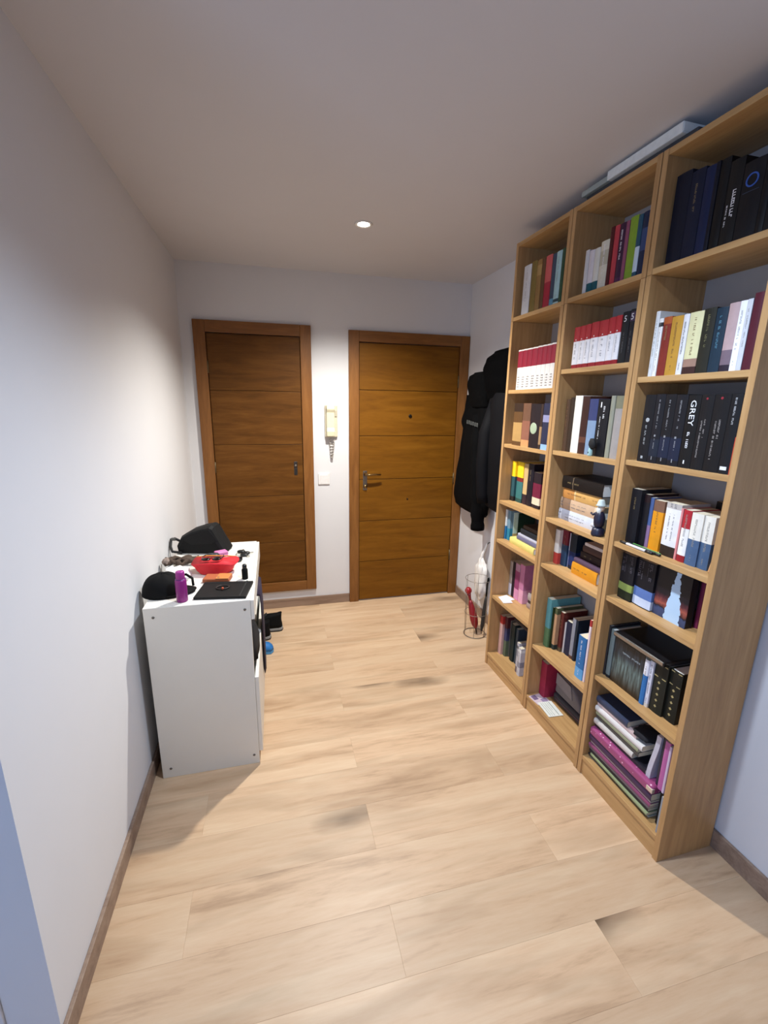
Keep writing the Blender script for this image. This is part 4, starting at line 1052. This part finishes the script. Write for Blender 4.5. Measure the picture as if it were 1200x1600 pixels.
part('clasp_or_highlight', pch, lambda b: blob(b, (.002, -.024, .022), (.007, .005, .007), n=10, m=6), mat('#d8d4cc', .2, .9), smooth=True)  # bright bead standing for the white highlight on the purse
pk = thing('card_case', 'small pink card case beside black keys on the cabinet', 'case', (-.540, -.992, zc), R(25))
part('case_body', pk, lambda b: box(b, -.030, .030, -.022, .022, .0004, .028), mat('#d77fb0', .5), bevel=.005, seg=3)
part('zip', pk, lambda b: box(b, -.0302, .0302, -.0224, .0224, .015, .018), mat('#a85a88', .5))
ks = thing('key_bunch', 'bunch of black car keys on a ring near the cabinet back', 'keys', (-.452, -.995, zc))
pts = [(.016*math.cos(R(a)), .016*math.sin(R(a)), .004) for a in range(0, 375, 15)]
part('key_ring', ks, lambda b: tube(b, pts, .0015, 6), CHROME, smooth=True)
for ang in (10, 75, 320):
    k_ = part('key', ks, lambda b: blob(b, (.036*math.cos(R(ang)), .036*math.sin(R(ang)), .008), (.021, .014, .008), .8, 14, 8), mat('#121214', .4), smooth=True)
    part('blade', k_, lambda b: box(b, .052, .074, -.003, .003, .006, .0085, M=Matrix.Rotation(R(ang), 4, 'Z')), CHROME)
s2 = thing('sunglasses', 'dark rimmed glasses lying beyond the red pouch', 'sunglasses', (-.470, -1.110, zc), R(15))
for s in (-1, 1):
    part('lens', s2, lambda b: blob(b, (s*.024, 0, .015), (.021, .006, .0145), .85, 16, 8), GLB, smooth=True)
    part('temple', s2, lambda b: tube(b, [(s*.045, .003, .022), (s*.047, .025, .016), (s*.030, .038, .004)], .002, 6), mat('#3a1c18', .3), smooth=True)
part('bridge', s2, lambda b: tube(b, [(-.006, 0, .020), (0, .0, .022), (.006, 0, .020)], .002, 6), GLB, smooth=True)
tu = thing('tissue', 'crumpled pale pink tissue lying between purse and red pouch', 'tissue', (-.565, -1.125, zc))
part('tissue_body', tu, lambda b: blob(b, (0, 0, .0004), (.045, .017, .030), .8, 22, 10, .4, 3, True, seed=9), mat('#e6d6da', .8), smooth=True)

bg = thing('shoulder_bag', 'large black shoulder bag lying at the far end of cabinet', 'bag', (-.626, -.868, zc), R(-14))
BAGM = mat('#070708', .7, 0, .3, 30, .25, .3)
def _bag(b):
    prof = [(-.135, .002), (-.140, .040), (-.115, .085), (-.06, .118), (.0, .138), (.045, .147), (.060, .138), (.095, .070), (.128, .008), (.11, .001), (-.12, .001)]
    rings = []
    for i, (yy, sc) in enumerate([(-.068, .82), (-.060, .94), (-.03, 1.0), (.03, 1.0), (.055, .95), (.062, .84)]):
        rings.append([(x*sc, yy, .0005+zz*(sc if zz > .01 else 1)) for x, zz in prof])
    loft(b, rings)
part('bag_body', bg, _bag, BAGM, smooth=False, bevel=.010, seg=3)
part('bag_flap', bg, lambda b: prism(b, [(-.10, .080), (-.055, .050), (.05, .055), (.085, .075), (.045, .133), (.0, .126), (-.055, .107)], -.0715, -.0685, ax='y'), mat('#0c0c0e', .6, bump=.2, spec=.3), bevel=.001)
part('strap', bg, lambda b: tube(b, [(-.125, -.02, .050), (-.160, -.022, .068), (-.178, -.024, .064), (-.172, -.05, .030), (-.155, -.07, .010), (-.10, -.08, .008)], .007, 8), mat('#1a1a1c', .7), smooth=True)
part('buckle', bg, lambda b: box(b, -.176, -.150, -.034, -.018, .058, .072), mat('#6a6a68', .4, .8), bevel=.002)

# ------------------------------------------------------------------ shoes on the floor
def sneaker(loc, rz, label):
    t = thing('sneaker', label, 'shoe', loc, rz, 'black sneakers on the floor')
    def outline(w): 
        return [(x, y*w) for x, y in [(0, -.026), (.02, -.034), (.08, -.033), (.14, -.038), (.20, -.042), (.25, -.036), (.275, -.015), (.278, .01), (.262, .032), (.21, .042), (.14, .037), (.08, .033), (.02, .034), (0, .026), (-.008, 0)]]
    part('sole', t, lambda b: prism(b, outline(1.06), .0003, .028), mat('#8c8c8a', .6), bevel=.006)
    part('outsole', t, lambda b: prism(b, [(x*1.0, y) for x, y in outline(1.08)], .0002, .010), mat('#2a2724', .8))
    def up(b):
        rings = []
        for z, xa, xb, w in [(.026, -.004, .274, 1.0), (.05, -.002, .268, .98), (.07, .002, .235, .88), (.088, .002, .185, .76), (.105, .0, .14, .68), (.118, -.002, .105, .62)]:
            ol = outline(w); rings.append([(xa+(x+.008)/.286*(xb-xa), y, z+(.012*(1-x/.12) if z > .1 and x < .12 else 0)) for x, y in ol])
        loft(b, rings)
    part('upper', t, up, BK, smooth=True)
    part('tongue', t, lambda b: box(b, -.03, .03, -.022, .022, -.004, .004, M=Matrix.Translation((.125, 0, .108)) @ Matrix.Rotation(R(38), 4, 'Y')), mat('#17171b', .8), bevel=.003)
    part('laces', t, lambda b: [tube(b, [(.13+.022*i, -.024, .098-.011*i), (.132+.022*i, 0, .110-.012*i), (.13+.022*i, .024, .098-.011*i)], .003, 6) for i in range(4)], mat('#202024', .8), smooth=True)
sneaker((-.248, -.355, 0), R(180), 'black sneaker with grey sole by the baseboard beyond the cabinet')
sneaker((-.330, -.460, 0), R(184), 'black sneaker with grey sole nearer the cabinet, half hidden')
t = thing('slipper', 'bright blue slipper on the floor at the cabinet far corner', 'shoe', (-.318, -.650, 0), R(172))
BLUE = mat('#1f72b8', .6)
ol = [(0, -.03), (.06, -.034), (.15, -.036), (.21, -.04), (.25, -.03), (.262, 0), (.25, .03), (.21, .04), (.15, .036), (.06, .034), (0, .03), (-.012, 0)]
part('sole', t, lambda b: prism(b, ol, .0003, .022), mat('#4f9bd4', .6), bevel=.004)
def _slip(b):
    rings = []
    for z, k, xs_ in [(.021, 1.0, 0), (.040, .98, .004), (.058, .84, .012), (.070, .6, .03)]:
        rings.append([(.125+(x-.125)*k+xs_*0, y*k, z) for x, y in ol])
    loft(b, rings)
part('upper', t, _slip, BLUE, smooth=True)

# ------------------------------------------------------------------ coats on the right wall
def wall_frame(y): return Vector((wx(y), y, 0))
rail = thing('coat_rack', 'wall coat rack hidden behind the hanging black coats', 'coat rack', (wx(-.55), -.55, 1.72), R(-88.99))
part('rail_board', rail, lambda b: box(b, -.27, .27, -.016, -.001, -.04, .04), FRAMEH, bevel=.003)
for u in (-.2, 0, .2):
    part('hook', rail, lambda b: tube(b, [(u, -.014, 0), (u, -.035, -.012), (u, -.05, -.005), (u, -.052, .015)], .005, 8), DARKM, smooth=True)
def coat_rings(levels, seed, nseg=44, folds=7, amp=.10):
    rings = []
    for i, (z, y0, y1, d) in enumerate(levels):
        ring = []; yc, hw = (y0+y1)/2, abs(y1-y0)/2
        for k in range(nseg):
            a = 2*math.pi*k/nseg
            f = 1 + amp*math.sin(folds*a+seed+z*2.2)*(.6+.4*math.sin(z*5+seed)) + .05*noise.noise(Vector((math.cos(a)*2, math.sin(a)*2, z*3+seed)))
            cy = math.copysign(abs(math.cos(a))**.8, math.cos(a)); sx = math.copysign(abs(math.sin(a))**.8, math.sin(a))
            yy = yc+hw*cy*(1+.25*(f-1)); xx = d/2*(1+sx*f*.94)
            ring.append((wx(yy)-.02-xx, yy, z))
        rings.append(ring)
    return rings
def sub_levels(lv, n=5):
    out = []
    for a, b_ in zip(lv, lv[1:]):
        for i in range(n):
            s = i/n; s2 = s*s*(3-2*s); out.append(tuple([a[0]+(b_[0]-a[0])*s]+[a[j]+(b_[j]-a[j])*s2 for j in (1, 2, 3)]))
    out.append(lv[-1]); return out
COATM = mat('#050506', .9, 0, .35, 25, .35, .1)
COATM2 = mat('#050509', .75, 0, .35, 25, .3, .15)
c1 = thing('coat', 'black hooded coat hanging beside the front door, sleeve hanging below', 'coat', (0, 0, 0))
part('coat_body', c1, lambda b: loft(b, coat_rings(sub_levels([(1.62, -.25, -.50, .08), (1.52, -.215, -.54, .105), (1.40, -.20, -.57, .115), (1.25, -.175, -.59, .12), (1.05, -.115, -.60, .12), (.90, -.080, -.60, .115), (.83, -.095, -.58, .10), (.805, -.14, -.55, .08)]), 1)), COATM, smooth=True)
part('hood', c1, lambda b: loft(b, coat_rings(sub_levels([(1.56, -.29, -.52, .10), (1.64, -.275, -.53, .12), (1.72, -.255, -.53, .13), (1.77, -.262, -.53, .12), (1.798, -.28, -.50, .08)]), 4, folds=3, amp=.05)), COATM, smooth=True)
part('collar', c1, lambda b: loft(b, coat_rings(sub_levels([(1.648, -.212, -.30, .09), (1.56, -.205, -.34, .10), (1.46, -.165, -.40, .112), (1.39, -.19, -.38, .10)]), 2, folds=2, amp=.02)), COATM, smooth=True)
def _sleeve(b):
    xw = wx(-.5)
    pts = [(xw-.075, -.42, 1.50), (xw-.10, -.46, 1.36), (xw-.108, -.495, 1.15), (xw-.108, -.52, .95), (xw-.105, -.53, .82), (xw-.10, -.53, .715)]
    P = []
    for a, b_ in zip(pts, pts[1:]):
        for i in range(4): P.append(Vector(a).lerp(Vector(b_), i/4))
    P.append(Vector(pts[-1])); n = len(P)
    tube(b, P, [.056+.004*math.sin(i*1.7)-.010*i/n for i in range(n)], 14)
part('sleeve', c1, _sleeve, COATM, smooth=True)
def _mark(b):
    # white lettering band across the chest, blurred in the photograph: a row of letter strokes
    y = -.345
    for i in range(6):
        for (dy, dz, w, h) in ((0, 0, .005, .026), (.013, 0, .005, .026), (.0065, .0105 if i % 2 else -.0105, .013, .005)):
            yy = y-dy; box(b, -.001, .001, -w/2, w/2, -h/2, h/2, M=Matrix.Translation((wx(yy)-.142, yy, 1.462+dz+.10*(yy+.345))))
        y -= .031
part('lettering', c1, _mark, mat('#5c5e5c', .8))
c2 = thing('coat', 'long black hooded coat hanging closest to the far bookcase', 'coat', (0, 0, 0))
part('coat_body', c2, lambda b: loft(b, coat_rings(sub_levels([(1.70, -.62, -.96, .12), (1.55, -.62, -1.0, .15), (1.30, -.63, -1.02, .16), (1.05, -.63, -1.02, .15), (.93, -.635, -1.01, .13), (.905, -.66, -.99, .10)]), 7)), COATM2, smooth=True)
part('hood', c2, lambda b: loft(b, coat_rings(sub_levels([(1.60, -.56, -.90, .12), (1.72, -.54, -.92, .15), (1.80, -.525, -.92, .16), (1.86, -.55, -.92, .15), (1.905, -.60, -.88, .11), (1.918, -.66, -.84, .07)]), 3, folds=9, amp=.05)), mat('#040405', .95, 0, .4, 60, .6, .05), smooth=True)
def _sl2(b):
    xw = wx(-.7)
    P = [Vector((xw-.10, -.66, 1.58)), Vector((xw-.15, -.665, 1.40)), Vector((xw-.165, -.68, 1.2)), Vector((xw-.16, -.69, 1.0)), Vector((xw-.155, -.695, .95))]
    tube(b, P, [.045, .052, .05, .045, .042], 14)
part('sleeve', c2, _sl2, COATM2, smooth=True)

# ------------------------------------------------------------------ umbrella stand, red umbrella, white carrier bag
ux, uy = 1.075, -.715
st = thing('umbrella_stand', 'thin wire umbrella stand on the floor beside the far bookcase', 'umbrella stand', (ux, uy, 0))
WIRE = mat('#8a8176', .4, .7)
def ring(z, r): return [(r*math.cos(R(a)), r*math.sin(R(a)), z) for a in range(0, 361, 12)]
part('base_ring', st, lambda b: tube(b, ring(.006, .075), .0026, 6), WIRE, smooth=True)
part('lower_ring', st, lambda b: tube(b, ring(.17, .078), .0017, 6), WIRE, smooth=True)
part('top_ring', st, lambda b: tube(b, ring(.42, .085), .0017, 6), WIRE, smooth=True)
for a in range(0, 360, 60):
    part('wire', st, lambda b: tube(b, [(.075*math.cos(R(a)), .075*math.sin(R(a)), .006), (.080*math.cos(R(a)), .080*math.sin(R(a)), .21), (.085*math.cos(R(a)), .085*math.sin(R(a)), .42)], .0017, 6), WIRE, smooth=True)
um = thing('umbrella', 'folded red umbrella leaning in the wire stand', 'umbrella', (ux, uy, 0))
p0 = Vector((.006, -.026, .012)); p1 = Vector((-.045, .045, .315)); d_ = p1-p0
REDU = mat('#86101a', .45)
part('canopy', um, lambda b: tube(b, [p0+d_*s for s in (.14, .22, .35, .5, .62, .72, .78)], [.010, .022, .028, .025, .021, .015, .008], 12), REDU, smooth=True)
part('tip', um, lambda b: tube(b, [p0, p0+d_*.08, p0+d_*.16], [.004, .005, .007], 8), DARKM, smooth=True)
part('handle', um, lambda b: tube(b, [p0+d_*.76, p0+d_*.86, p0+d_*.94], [.007, .010, .014], 10), REDU, smooth=True)
part('knob', um, lambda b: blob(b, tuple(p1), (.024, .024, .026), n=16, m=12), mat('#a0151f', .3), smooth=True)
wb = thing('carrier_bag', 'crumpled white carrier bag hanging on the wall behind the umbrella stand', 'bag', (1.180, -.545, 0))
part('bag_body', wb, lambda b: blob(b, (0, 0, .34), (.034, .060, .15), .85, 26, 16, .35, 2.0, seed=8), mat('#e8e3dc', .6, 0, .03), smooth=True)
part('bag_handle', wb, lambda b: tube(b, [(0, .02, .46), (.012, .015, .53), (.026, .006, .58), (.032, 0, .61)], [.014, .010, .007, .004], 8), mat('#ece8e2', .6, 0, .03), smooth=True)
part('bag_hook', wb, lambda b: tube(b, [(.032, 0, .60), (.046, .002, .612), (.056, .002, .615)], .003, 6), DARKM, smooth=True)
cu = thing('walking_umbrella', 'slim black folded umbrella in the wire stand beside the bookcase', 'umbrella', (ux, uy, 0))
q0 = Vector((.038, -.028, .012)); q1 = Vector((.050, -.055, .44)); e_ = q1-q0
part('canopy', cu, lambda b: tube(b, [q0+e_*s for s in (.05, .15, .4, .6, .68)], [.006, .013, .014, .011, .006], 10), mat('#2b2724', .7), smooth=True)
part('handle', cu, lambda b: tube(b, [q0+e_*.66, q0+e_*.8, q0+e_*.97, q1], [.005, .008, .009, .006], 10), BK, smooth=True)
part('tip', cu, lambda b: tube(b, [q0, q0+e_*.03, q0+e_*.06], [.003, .004, .005], 8), CHROME, smooth=True)
